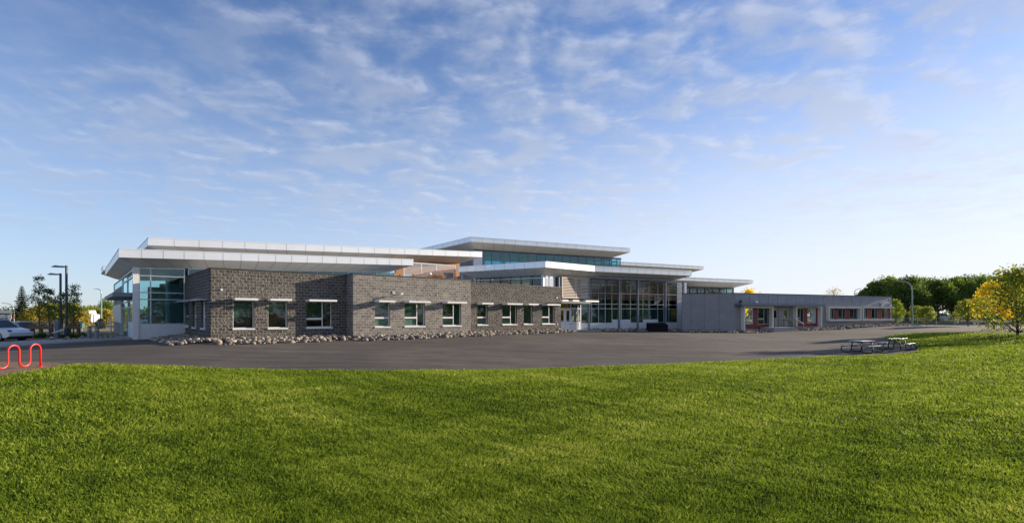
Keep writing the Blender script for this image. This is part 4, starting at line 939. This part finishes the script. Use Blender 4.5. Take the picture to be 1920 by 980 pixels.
tree('amber_tree', (1404-CX)/FP*92, 92, (HZ-539)/FP*92, 2.2, 'yellow', 'amber tree top just over the roof of the grey wing', n=2500, ls=.16, cb=.2, seed=9)
tree('bare_tree', (1563-CX)/FP*120, 120, (HZ-536)/FP*120, 3.4, 'bare', 'pale thin tree top over the middle of the grey wing', n=700, ls=.16, cb=.2, seed=10, bark='palebark', nclump=22)
# trees to the right of the frame, seen only in the hall glass
for i, (x, y, h, r, lf) in enumerate(((112,40,7,6,'green'),(122,54,8,6,'mixed'),(108,28,8,6,'lime'),(128,66,8,6,'green'),(118,47,6,6,'dark'),(114,34,6,6,'dark'))):
    tree('broadleaf_tree', x, y, h, r, lf, ('green tree reflected in the windows of the grey wing','turning tree reflected in the right hand windows of the grey wing','lime tree reflected in the left windows of the grey wing','green tree reflected at the far right of the grey wing windows','low dark tree reflected between the green and turning trees','low dark tree reflected beside the lime tree in the wing windows')[i], n=3000, ls=.3, trunk=.3, cb=.1, seed=90+i, nclump=20)
for i, (x, y, h, r, lf) in enumerate(((62,-24,8,6,'green'),(74,-10,7,6,'dark'),(58,-40,9,7,'green'),(84,-26,8,6,'mixed'))):
    tree('broadleaf_tree', x, y, h, r, lf, ('green tree reflected in the left windows of the dark block wall','dark tree reflected in the windows of the projecting bay','tall green tree reflected in the window nearest the block corner','turning tree reflected faintly in the block wall windows')[i], n=3000, ls=.3, trunk=.3, cb=.1, seed=190+i, nclump=20)
for i, (x, y, h, r, lf) in enumerate(((78,22,7,5,'lime'),(92,30,9,6,'green'),(70,8,7,5,'green'),(100,14,10,7,'mixed'),(64,34,5,3.6,'lime'))):
    tree('broadleaf_tree', x, y, h, r, lf, ('lime tree reflected in the left bays of the hall glass','tall green tree reflected in the hall glass','green tree reflected low in the hall glass','turning tree reflected behind the others in the hall glass','low lime tree reflected in the right bays of the hall glass')[i], n=3500, ls=.28, trunk=.3, cb=.15, seed=80+i, nclump=20)
# left side
def spruce(px, py, Y, w, label, seed):
    x = (px-CX)/FP*Y; zt = (HZ-py)/FP*Y; z0 = zg(x, Y); H = zt-z0; root = empty('spruce_tree', (x, Y, z0), label, 'tree'); rs = random.Random(seed); cl = []
    MB().tube([(0, 0, -.2), (0, 0, H*.5), (0, 0, H)], [.2, .12, .02], 8).build('trunk', M['bark'], root, loc=root.location)
    n = int(H*3.2)
    for i in range(n):
        f = i/n; zz = H*(.06+.93*f); R_ = w*(1-f)**.85
        for k in range(7):
            a = k*.9+i*1.1+rs.uniform(-.3, .3); L = R_*rs.uniform(.75, 1.1)
            for q in (.35, .65, .95): cl.append((math.cos(a)*L*q, math.sin(a)*L*q, zz-L*q*.25, .10+.13*R_*(1.25-q)))
    crown_mesh(cl, 14000, .09, LM['spruce'], root, flat=.5, seed=seed)
spruce(41, 534, 84, 1.75, 'dark spruce behind the white car at the left', 3)
spruce(193, 557, 150, 2.6, 'distant dark spruce beside the far street lamp at the left', 4)
ays = [(74,515,50,1.0,'tallest of the young aspens, left of the two lamp posts'),(93,533,52,.9,'young aspen just left of the two lamp posts'),(118,546,54,.95,'young aspen behind the two lamp posts'),(138,532,50,1.05,'young aspen right of the two lamp posts')]
for i, (px, py, Y, r, lb) in enumerate(ays):
    tree('aspen_tree', (px-CX)/FP*Y, Y, (HZ-py)/FP*Y, r, 'aspen', lb, group='young aspens by the car park', n=1500, ls=.07, trunk=.06, cb=.28, seed=30+i, nclump=26, csize=.34, narrow=.8)
ysh = [(68,572,72,1.9,'gold','yellow bushy tree behind the tallest young aspen'),(90,566,75,2.1,'mixed','olive yellow bushy tree behind the lamp posts'),(108,568,78,2.2,'gold','yellow bushy tree between the lamp posts and the second guard rail'),(134,566,74,2.2,'mixed','olive bushy tree behind the right hand aspen'),(148,584,70,1.3,'gold','low yellow bush right of the aspens'),
 (168,575,110,3.0,'mixed','gold tree behind the white camper'),(196,580,100,2.0,'gold','small yellow tree right of the white camper'),(152,578,118,2.6,'dark','dark green tree left of the white camper'),(207,562,140,4,'green','green tree beside the entrance wall, far left'),(178,586,150,5,'dark','low dark trees far behind the camper'),(120,586,150,5,'dark','low dark trees far behind the lamp posts'),(52,585,140,4,'mixed','low olive tree right of the spruce')]
for i, (px, py, Y, r, lf, lb) in enumerate(ysh): tree('autumn_tree', (px-CX)/FP*Y, Y, (HZ-py)/FP*Y, r, lf, lb, n=4000, ls=.12 if Y < 90 else .2, trunk=.08, cb=.08, seed=100+i, nclump=22)
tree('small_conifer', (188-CX)/FP*70, 70, (HZ-596)/FP*70, .7, 'spruce', 'small dark shrub on the dry grass near the far camper', n=1500, ls=.07, cb=.02, seed=55)
# roof terrace planting
def tuft(x, y, z, h, r, label, n=170, name='ornamental_grass', col='rust', seed=0):
    rs = random.Random(seed); mb = MB()
    for _ in range(n):
        a = rs.uniform(0, 6.28); q = rs.random()**.5*r; b0 = Vector((x+math.cos(a)*q*.3, y+math.sin(a)*q*.3, z)); hh = h*rs.uniform(.6, 1); t = Vector((x+math.cos(a)*q, y+math.sin(a)*q, z+hh)); s_ = Vector((-math.sin(a), math.cos(a), 0))*.02
        m_ = (b0+t)/2+Vector((0, 0, hh*.15)); mb.add([b0-s_, b0+s_, m_+s_, t, m_-s_], [(0, 1, 2, 3, 4)])
    o = mb.build(name, LM[col]); tag(o, label, 'plant'); return o
for i, (px, r, lb) in enumerate(((775, .45, 'rusty tuft of grass at the left of the roof terrace'), (812, .9, 'widest rusty tuft of grass on the roof terrace below the globe lamp'), (824, .7, 'rusty tuft of grass just right of the globe lamp'), (852, .35, 'small rusty tuft at the right end of the terrace screen'))):
    s = F1.s(px, -1.6); x, y = F1.w(s, -1.6); tuft(x, y, MT-.34, 1.05 if i in (1, 2) else .85, r, lb, seed=i, n=260)

# ================================================================== YARD FURNITURE
# red wave bicycle rack
rx, ry = gp(76, 690.5); z0 = zg(rx, ry)+.09
rk = empty('bicycle_rack', (rx, ry, z0), 'red wave shaped tubular bicycle rack on the mulch bed', 'bike rack')
ux, uy = gp(5, 698); L = Vector((ux-rx, uy-ry)); dirn = L.normalized(); pitch = .385
path = [(0, 0)]; pts = []; rr = pitch/2; Hh = .88
x = 0; pts.append((0, 0)); pts.append((0, Hh-rr))
for k in range(7):
    cxx = x+rr if False else x+rr
    topside = (k % 2 == 0); cz = Hh-rr if topside else rr+.06
    for q in range(1, 9):
        a = math.pi-math.pi*q/8; pts.append((cxx+math.cos(a)*rr, cz+math.sin(a)*rr*(1 if topside else -1)))
    x += pitch
    if k < 6: pts.append((x, rr+.06 if topside else Hh-rr))
pts.append((x, 0))
sc_x = 1.0
w3 = [Vector((rx+dirn.x*p, ry+dirn.y*p, z0+q)) for p, q in pts]
mb = MB(); mb.tube(w3, .032, 12); mb.build('tube', M['red'], rk, smooth=True)
for q in (w3[0], w3[-1]):
    mb = MB(); mb.tube([(q.x, q.y, z0-.02), (q.x, q.y, z0+.012)], .08, 16); mb.build('foot_plate', M['red'], rk)
# picnic tables
def picnic(name='picnic_table'):
    r = bpy.data.objects.new(name, None); COL.objects.link(r); L = 1.83
    mb = MB()
    for i in range(5): mb.box(-L/2, L/2, -.375+i*.152, -.375+i*.152+.142, .72, .76)
    mb.build('table_top', M['planks'], r, bevel=.006)
    for s in (-1, 1):
        mb = MB()
        for i in range(2): mb.box(-L/2, L/2, s*.70-.125+i*.128, s*.70-.005+i*.128, .42, .46)
        mb.build('bench_seat', M['planks'], r, bevel=.006)
    for xx in (-.62, .62):
        mb = MB(); t = .033
        path = [(xx, -.84, .40), (xx, -.62, .40)]
        def arc(cx, cy, rad, a0, a1, n=7): return [(xx, cx+math.cos(R(a0+(a1-a0)*i/n))*rad, cy+math.sin(R(a0+(a1-a0)*i/n))*rad) for i in range(n+1)]
        for sg in (1, -1):
            p = [(xx, sg*.56, .41), (xx, sg*.74, .41)]+[(a, sg*b, c) for a, b, c in arc(.74, .225, .185, 85, -90)]+[(xx, sg*.5, .04)]+[(a, sg*b, c) for a, b, c in arc(.42, .12, .085, -95, -170)]+[(xx, sg*.30, .45), (xx, sg*.22, .71)]
            mb.tube(p, t, 9)
        mb.tube([(xx, -.30, .69), (xx, .30, .69)], .02, 8)
        mb.build('leg_frame', M['brown_steel'], r, smooth=True)
    mb = MB(); mb.tube([(-.62, 0, .69), (0, 0, .42), (.62, 0, .69)], .016, 8); mb.tube([(-.62, -.33, .40), (-.62, .33, .40)], .018, 8); mb.tube([(.62, -.33, .40), (.62, .33, .40)], .018, 8)
    mb.build('brace', M['brown_steel'], r); return r
pt = picnic(); px_, py_ = gp(1616, 661.5); pt.location = (px_, py_, zg(px_, py_)+.035); pt.rotation_euler = (0, 0, R(30))
tag(pt, 'nearer picnic table with grey plank top and curved tube legs', 'picnic table', 'picnic tables on the asphalt')
p2 = copy_tree(pt); px_, py_ = gp(1682, 656.5); p2.location = (px_, py_, zg(px_, py_)+.035); p2.rotation_euler = (0, 0, R(40))
tag(p2, 'farther picnic table beside the curved lawn edge', 'picnic table', 'picnic tables on the asphalt')
# black storage box by the hall
bxs = F3.s(1232, 1.0); bw_, = (1.35,)
x, y = F3.w(bxs, 1.0); z0 = zg(x, y)+.03
sb_ = empty('storage_box', (x, y, z0), 'black storage box with a sloping lid standing by the glass hall', 'storage box', rz=R(12))
fr_ = Frame(x, y, 12); 
def zpr(pts, y0, y1, name, m, x0=0):
    n = len(pts)
mb = MB(); W2 = 1.1
mb.add([(-W2,-.45,z0),(W2,-.45,z0),(W2,.45,z0),(-W2,.45,z0),(-W2,-.45,z0+.68),(W2,-.45,z0+.68),(W2,.45,z0+.92),(-W2,.45,z0+.92)],[(0,3,2,1),(4,5,6,7),(0,1,5,4),(1,2,6,5),(2,3,7,6),(3,0,4,7)])
mb.build('body', M['black'], sb_, fr_, bevel=.02)
for a, b in ((-W2-.03, -.38), (-.36, .36), (.38, W2+.03)):
    mb = MB(); mb.add([(a,-.50,z0+.675),(b,-.50,z0+.675),(b,.48,z0+.94),(a,.48,z0+.94),(a,-.50,z0+.73),(b,-.50,z0+.73),(b,.48,z0+.995),(a,.48,z0+.995)],[(0,3,2,1),(4,5,6,7),(0,1,5,4),(1,2,6,5),(2,3,7,6),(3,0,4,7)])
    mb.build('lid', M['black'], sb_, fr_, bevel=.01)
# bollards
for i, (px, py, lb) in enumerate(((167.8, 636, 'left one of two grey bollards with a yellow band by the entrance'), (181.4, 637.5, 'right one of two grey bollards with a yellow band by the entrance'))):
    if i == 0:
        r = bpy.data.objects.new('bollard', None); COL.objects.link(r)
        MB().tube([(0, 0, 0), (0, 0, .86), (0, 0, .91)], [.13, .13, .09], 18).build('post', M['steel_blue'], r); MB().tube([(0, 0, .66), (0, 0, .74)], .135, 18).build('band', M['yellow'], r); bo = r
    else: r = copy_tree(bo)
    x, y = gp(px, py); r.location = (x, y, zg(x, y)+.08); tag(r, lb, 'bollard', 'bollards by the entrance')
# area lights with shoebox heads
for i, (px, pt_, pb, hx, Y, lb) in enumerate(((124.5, 497.5, 628, 98.5, 48.5, 'taller looking dark lamp post, right one of the pair'), (113.5, 512, 626, 91, 52, 'dark lamp post, left one of the pair'))):
    x = (px-CX)/FP*Y; z0 = zg(x, Y); zt = (HZ-pt_)/FP*Y; r = empty('lamp_post', (x, Y, z0), lb, 'lamp post', 'dark lamp posts by the car park'); L = (px-hx)/FP*Y
    MB().box(x-.07, x+.07, Y-.07, Y+.07, z0+.5, zt).build('pole', M['dark_steel'], r)
    MB().tube([(x, Y, z0-.2), (x, Y, z0+.5)], .22, 16).build('base', M['concrete'], r)
    mb = MB(); mb.prism([(x-.07, zt-.05), (x-.45, zt-.04), (x-L*.75, zt+.02), (x-L, zt-.12), (x-L*.98, zt-.17), (x-.5, zt-.19), (x-.07, zt-.15)], Y-.16, Y+.16); mb.build('lamp_head', M['steel_blue'], r, bevel=.01)
def street_lamp(px, ptop, Y, dx, label, m='green_pole', hh=None):
    x = (px-CX)/FP*Y; z0 = zg(x, Y); zt = (HZ-ptop)/FP*Y; r = empty('street_lamp', (x, Y, z0), label, 'street lamp', 'curved street lamps'); d = dx/FP*Y; a = abs(d); s = 1 if d > 0 else -1; h = zt-a*.7
    MB().tube([(x, Y, z0), (x, Y, h)], [.13, .09], 10).build('pole', M[m], r)
    MB().tube([(x, Y, h)]+[(x+s*a*.62*(1-math.cos(R(q)))*1.0, Y, h+a*.66*math.sin(R(q))) for q in (25, 50, 75, 90)]+[(x+s*a*.85, Y, zt-.03)], [.09, .08, .07, .06, .05, .05], 8).build('arm', M['galv'], r)
    MB().prism([(x+s*a*.8, zt-.06), (x+s*a*.85, zt+.06), (x+s*a*1.05, zt+.05), (x+s*a*1.1, zt-.05)], Y-.14, Y+.14).build('lamp_head', M['galv'], r)
street_lamp(1710, 527, 76, -22, 'tall curved street lamp in front of the trees at the right')
street_lamp(1602, 541, 125, 12, 'distant thin street lamp over the roof of the grey wing', 'galv')
street_lamp(190, 541, 95, -12, 'curved street lamp over the camper at the left')
street_lamp(26, 568, 88, -20, 'curved green street lamp in front of the spruce', 'green_pole')
# white car
def make_car(x, y, z, label, rz=0, mp='carpaint', cat='car', group=None, name='parked_car'):
    r = empty(name, (x, y, z), label, cat, group, rz)
    F = Frame(x, y, math.degrees(rz)); mb = MB()
    prof = [(-2.30,.45),(-2.32,.75),(-2.25,1.02),(-1.9,1.10),(-1.0,1.12),(.2,1.10),(.95,1.07),(1.6,.98),(2.15,.85),(2.33,.66),(2.32,.42),(2.1,.30)]
    def arch(cx, n=9): return [(cx+math.cos(R(180*k/(n-1)))*.40, .30+math.sin(R(180*k/(n-1)))*.42) for k in range(n)]
    bot = [(2.1,.30)]+arch(1.42)+[(.9,.26),(-.9,.26)]+arch(-1.38)+[(-2.1,.32)]
    outl = prof+bot[1:]
    n = len(outl); vs = []
    for yy, k in ((-.92, .98), (-.80, 1.0), (.80, 1.0), (.92, .98)):
        for (a, b) in outl: vs.append((a*(k if abs(yy) < .9 else .985), yy, z+(b if b < .9 or abs(yy) < .9 else b-.05)))
    fs = [tuple(range(n))[::-1], tuple(range(3*n, 4*n))]
    for L_ in range(3):
        for i in range(n): fs.append((L_*n+i, L_*n+(i+1) % n, (L_+1)*n+(i+1) % n, (L_+1)*n+i))
    mb.add(vs, fs); mb.build('body', M[mp], r, F, bevel=.0)
    gh = [(-2.15,1.06),(-1.75,1.62),(-1.2,1.68),(0.0,1.68),(.45,1.58),(1.15,1.06)]
    mb = MB(); n = len(gh); vs = []
    for yy, k in ((-.86, 0), (.86, 0)):
        for a, b in gh: vs.append((a, yy*(1 if b < 1.2 else .78), z+b))
    mb.add(vs, [tuple(range(n)), tuple(range(n, 2*n))[::-1]]+[(i, i+n, (i+1) % n+n, (i+1) % n) for i in range(n)]); mb.build('windows', M['carglass'], r, F)
    mb = MB(); mb.box(-1.8, .1, -.66, .66, z+1.665, z+1.71)
    for s in (-1, 1):
        for p, q in (((1.17, 1.06), (.42, 1.60)), ((-.25, 1.08), (-.3, 1.66)), ((-1.3, 1.08), (-1.35, 1.66)), ((.42, 1.60), (-1.75, 1.655)), ((-1.75, 1.63), (-2.17, 1.06))):
            mb.bar((p[0], s*(.875 if p[1] < 1.2 else .69), z+p[1]), (q[0], s*(.69 if q[1] > 1.2 else .875), z+q[1]), .05, .07)
    mb.build('roof', M[mp], r, F)
    for cx in (1.42, -1.38):
        for s in (-1, 1):
            mb = MB(); mb.tube([(cx, s*.70, z+.35), (cx, s*.72, z+.35), (cx, s*.90, z+.35), (cx, s*.915, z+.35)], [.33, .35, .35, .32], 22); w = mb.build('wheel', M['tyre'], r, F)
            mb = MB(); mb.tube([(cx, s*.917, z+.35), (cx, s*.925, z+.35)], [.05, .05], 12)
            for k in range(5): a = k*1.2566+.3; mb.bar((cx, s*.92, z+.35), (cx+math.cos(a)*.23, s*.92, z+.35+math.sin(a)*.23), .02, .09)
            mb.tube([(cx+math.cos(R(k))*.245, s*.915, z+.35+math.sin(R(k))*.245) for k in range(0, 361, 15)], .022, 6); mb.build('rim', M['galv'], w, F)
    for s in (-1, 1):
        MB().box(1.85, 2.26, s*.70, s*.915, z+.74, z+.86).build('headlight', M['carglass'], r, F); MB().box(-2.30, -2.1, s*.72, s*.915, z+.80, z+1.0).build('tail_light', M['lampred'], r, F)
        MB().box(.75, .9, s*.93, s*1.08, z+1.06, z+1.2).build('mirror', M[mp], r, F)
    MB().box(-2.1, 2.2, -.90, .90, z+.2, z+.32).build('underbody', M['black'], r, F)
    return r
x, y = gp(30, 641); make_car(-38.75, 38.2, zg(-38.75, 38.2)+.02, 'pale silver white car parked at the left edge', R(-3))
# distant vehicles
make_car(-64, 92, zg(-64, 92), 'small white car far off left of the round red sign', R(8), 'whiteveh', group='distant parked cars'); 
make_car((1765-CX)/FP*128, 128, zg(107, 128), 'white car parked under the trees, right of the two', R(10), 'whiteveh', group='distant parked cars')
make_car((1741-CX)/FP*124, 124, zg(100, 124), 'silver car parked under the trees, left of the two', R(170), 'carpaint', group='distant parked cars')
# camper
x = (168-CX)/FP*95; y = 95; z0 = zg(x, y); cp = empty('camper_truck', (x, y, z0), 'white camper truck parked beyond the dry field', 'camper')
mb = MB(); mb.prism([(x-1.3, z0+.5), (x+1.1, z0+.5), (x+1.1, z0+2.0), (x+.5, z0+2.05), (x+.3, z0+2.75), (x-1.2, z0+2.7), (x-1.3, z0+.9)], y-1, y+1); mb.build('body', M['whiteveh'], cp)
MB().box(x-.9, x-.1, y-1.02, y-1.001, z0+1.5, z0+2.0).build('window', M['carglass'], cp)
for q in (-.8, .7): MB().tube([(x+q, y-1.05, z0+.38), (x+q, y-.8, z0+.38)], .38, 14).build('wheel', M['tyre'], cp)
# utility container behind the car
x0, x1 = (-2-CX)/FP*46, (35-CX)/FP*46
ub_ = empty('utility_cabinet', ((x0+x1)/2, 46.5, zg(x0, 46)), 'blue grey metal cabinet standing behind the white car', 'cabinet')
zq = zg(x0, 46); MB().box(x0, x1, 46, 47.4, zq, (HZ-605)/FP*46).build('body', M['steel_blue'], ub_, bevel=.02); MB().box(x0-.05, x1+.05, 45.95, 47.45, (HZ-605)/FP*46+.003, (HZ-603.6)/FP*46).build('lid', M['galv'], ub_)
# signs
def sign(px, py0, py1, w, Y, m, label, rnd=False):
    x = (px-CX)/FP*Y; z0 = zg(x, Y); za_, zb_ = (HZ-py0)/FP*Y, (HZ-py1)/FP*Y; r = empty('road_sign', (x, Y, z0), label, 'sign')
    MB().tube([(x, Y, z0), (x, Y, za_)], .035).build('post', M['galv'], r)
    mb = MB()
    if rnd: rr_ = (za_-zb_)/2; mb.prism([(x+math.cos(k*math.pi/8)*rr_, (za_+zb_)/2+math.sin(k*math.pi/8)*rr_) for k in range(16)], Y-.07, Y-.05)
    else: mb.box(x-w/2, x+w/2, Y-.07, Y-.05, zb_, za_)
    mb.build('board', M[m], r)
    if rnd: MB().box(x-rr_*.6, x+rr_*.6, Y-.08, Y-.072, (za_+zb_)/2-rr_*.18, (za_+zb_)/2+rr_*.18).build('white_bar', M['white'], r)
sign(19, 590, 598, .42, 60, 'white', 'blank white rectangular sign behind the white car'); sign(26.5, 592.5, 597, .3, 62, 'red', 'small round red sign right of the white sign', True)
# timber guard rails around the young trees
def guard(pxs, Y, label, ptop=610, pbot=636):
    xs = [(p-CX)/FP*Y for p in pxs]; z0 = zg(xs[0], Y); zt = (HZ-ptop)/FP*Y; r = empty('timber_guard_rail', (xs[0], Y, z0), label, 'fence', 'timber guard rails by the car park')
    for x in xs: MB().box(x-.09, x+.09, Y-.09, Y+.09, z0-.1, zt+.12).build('post', M['timber'], r)
    MB().box(xs[0]-.25, xs[-1]+.25, Y-.15, Y-.092, zt-.28, zt-.02).build('rail', M['timber'], r); MB().box(xs[0]-.1, xs[-1]+.1, Y-.15, Y-.092, z0+.12, z0+.3).build('rail', M['timber'], r)
guard((62, 77, 97), 43, 'longer timber guard rail behind the front of the white car'); guard((130, 147), 44, 'short timber guard rail just left of the bollards')
x = (107.5-CX)/FP*42; z0 = zg(x, 42); MBo = MB().box(x-.16, x+.16, 41.9, 42.1, z0-.1, (HZ-600)/FP*42).build('pay_station', M['steel_blue'], bevel=.02); tag(MBo, 'slim dark blue upright panel between the timber guard rails', 'post')
x0, x1 = (98-CX)/FP*41, (125-CX)/FP*41; z0 = zg(x0, 41); gt = empty('barrier_arm', (x1, 41, z0), 'white slanted bar on a low dark post near the lamp posts', 'barrier')
MB().bar((x0, 41, (HZ-624)/FP*41), (x1, 41, (HZ-616)/FP*41), .06, .1).build('arm', M['white'], gt); MB().box(x1-.12, x1+.12, 40.9, 41.1, z0-.1, (HZ-614.5)/FP*41).build('post', M['dark_steel'], gt)
x = (153.5-CX)/FP*60; z0 = zg(x, 60); gb_ = empty('litter_bin', (x, 60, z0), 'green litter bin on the dry grass behind the bollards', 'bin'); MB().box(x-.18, x+.18, 59.8, 60.2, z0+.35, z0+.95).build('bin', M['greenbin'], gb_, bevel=.02); MB().tube([(x, 60, z0), (x, 60, z0+.36)], .04).build('post', M['galv'], gb_)
# shrubs in the planting bed
for i, px in enumerate((70, 80, 118, 133, 142, 156)):
    x, y = gp(px, 634.5); root = tuft(x, y, zg(x, y)+.03, .55 if i % 2 else .42, .4, ('low dark shrub beside the white car','dark shrub under the longer timber guard rail','low green shrub by the white slanted bar','dark shrub under the short timber guard rail','low green shrub at the right end of the short guard rail','low green shrub next to the left bollard')[i], n=130, name='low_shrub', col='dark', seed=i+40)
# wire fences
def wire_fence(a, b, h, n, label, mesh=True):
    a, b = Vector(a), Vector(b); r = empty('wire_fence', (a.x, a.y, zg(a.x, a.y)), label, 'fence')
    ps = [a.lerp(b, i/n) for i in range(n+1)]
    for p in ps: z = zg(p.x, p.y); MB().tube([(p.x, p.y, z-.1), (p.x, p.y, z+h)], .03, 6).build('post', M['galv'], r)
    mb = MB()
    for f in ((1.0, .5, .08) if mesh else (1.0, .5)):
        mb.tube([(p.x, p.y, zg(p.x, p.y)+h*f) for p in ps], .018 if f == 1 else .008, 5)
    for p, q in zip(ps[:-1], ps[1:]):
        k = int((q-p).length/.35)
        for i in range(k):
            e = p.lerp(q, i/k); e2 = p.lerp(q, (i+1)/k); z = zg(e.x, e.y); mb.tube([(e.x, e.y, z+.06), (e2.x, e2.y, z+h)], .005, 3, False); mb.tube([(e.x, e.y, z+h), (e2.x, e2.y, z+.06)], .005, 3, False)
    mb.build('mesh', M['galv'], r)
wire_fence((50.5, 70.5), (92, 76), 1.1, 14, 'low wire fence along the street beyond the asphalt yard')
wire_fence((-70, 66), (-38.5, 50), 1.2, 10, 'thin wire fence across the dry field at the left')
x = (209-CX)/FP*50
for i, (px, Y) in enumerate(((208, 50),)):
    x = (px-CX)/FP*Y; tag(MB().tube([(x, Y, zg(x, Y)), (x, Y, zg(x, Y)+1.9)], .05).build('fence_post', M['galv']), 'tall galvanised post just left of the entrance wall', 'post')
# far buildings at the left
fb = empty('warehouse', (-150, 165, -2), 'low pale warehouse with a reddish band at the far left', 'building')
MB().box(-190, -150, 160, 180, -3, (HZ-582)/FP*160).build('wall', M['panel_white'], fb); MB().box(-190.1, -149.9, 159.9, 160, .1, .5).build('band', M['maroon'], fb); MB().box(-190, -150, 159.95, 161, -2, -.9).build('lower_wall', M['siding'], fb)
f2 = empty('storage_shed', (-92, 100, -2), 'low brown shed right of the spruce', 'building'); MB().box((42-CX)/FP*100, (59-CX)/FP*100, 100, 104, -2.5, (HZ-599.5)/FP*100).build('wall', M['timber'], f2); MB().prism([((41-CX)/FP*100, (HZ-599.4)/FP*100), ((60-CX)/FP*100, (HZ-599.4)/FP*100), ((60-CX)/FP*100, (HZ-598.6)/FP*100), ((41-CX)/FP*100, (HZ-598.6)/FP*100)], 99.6, 104.4).build('roof', M['dark_steel'], f2)
# distant tree belts on the horizon
for k, (x0, x1, Y, n, lb) in enumerate(((-330, -90, 260, 60, 'distant wood along the horizon at the left'), (120, 420, 250, 70, 'distant wood along the horizon behind the trees at the right'))):
    root = empty('far_wood', (0, Y, -1.8), lb, 'wood'); cl = [(random.uniform(x0, x1), random.uniform(-8, 8), random.uniform(.5, 4.5 if k == 0 else 7), random.uniform(2, 4)) for _ in range(n*2)]
    o = crown_mesh(cl, 14000, .6, LM['dark'], root, seed=k, name='far_wood'); o.parent = None; o.location = (0, Y, -1.8); o.matrix_parent_inverse = Matrix.Identity(4); bpy.data.objects.remove(root); tag(o, lb, 'wood', kind='stuff')
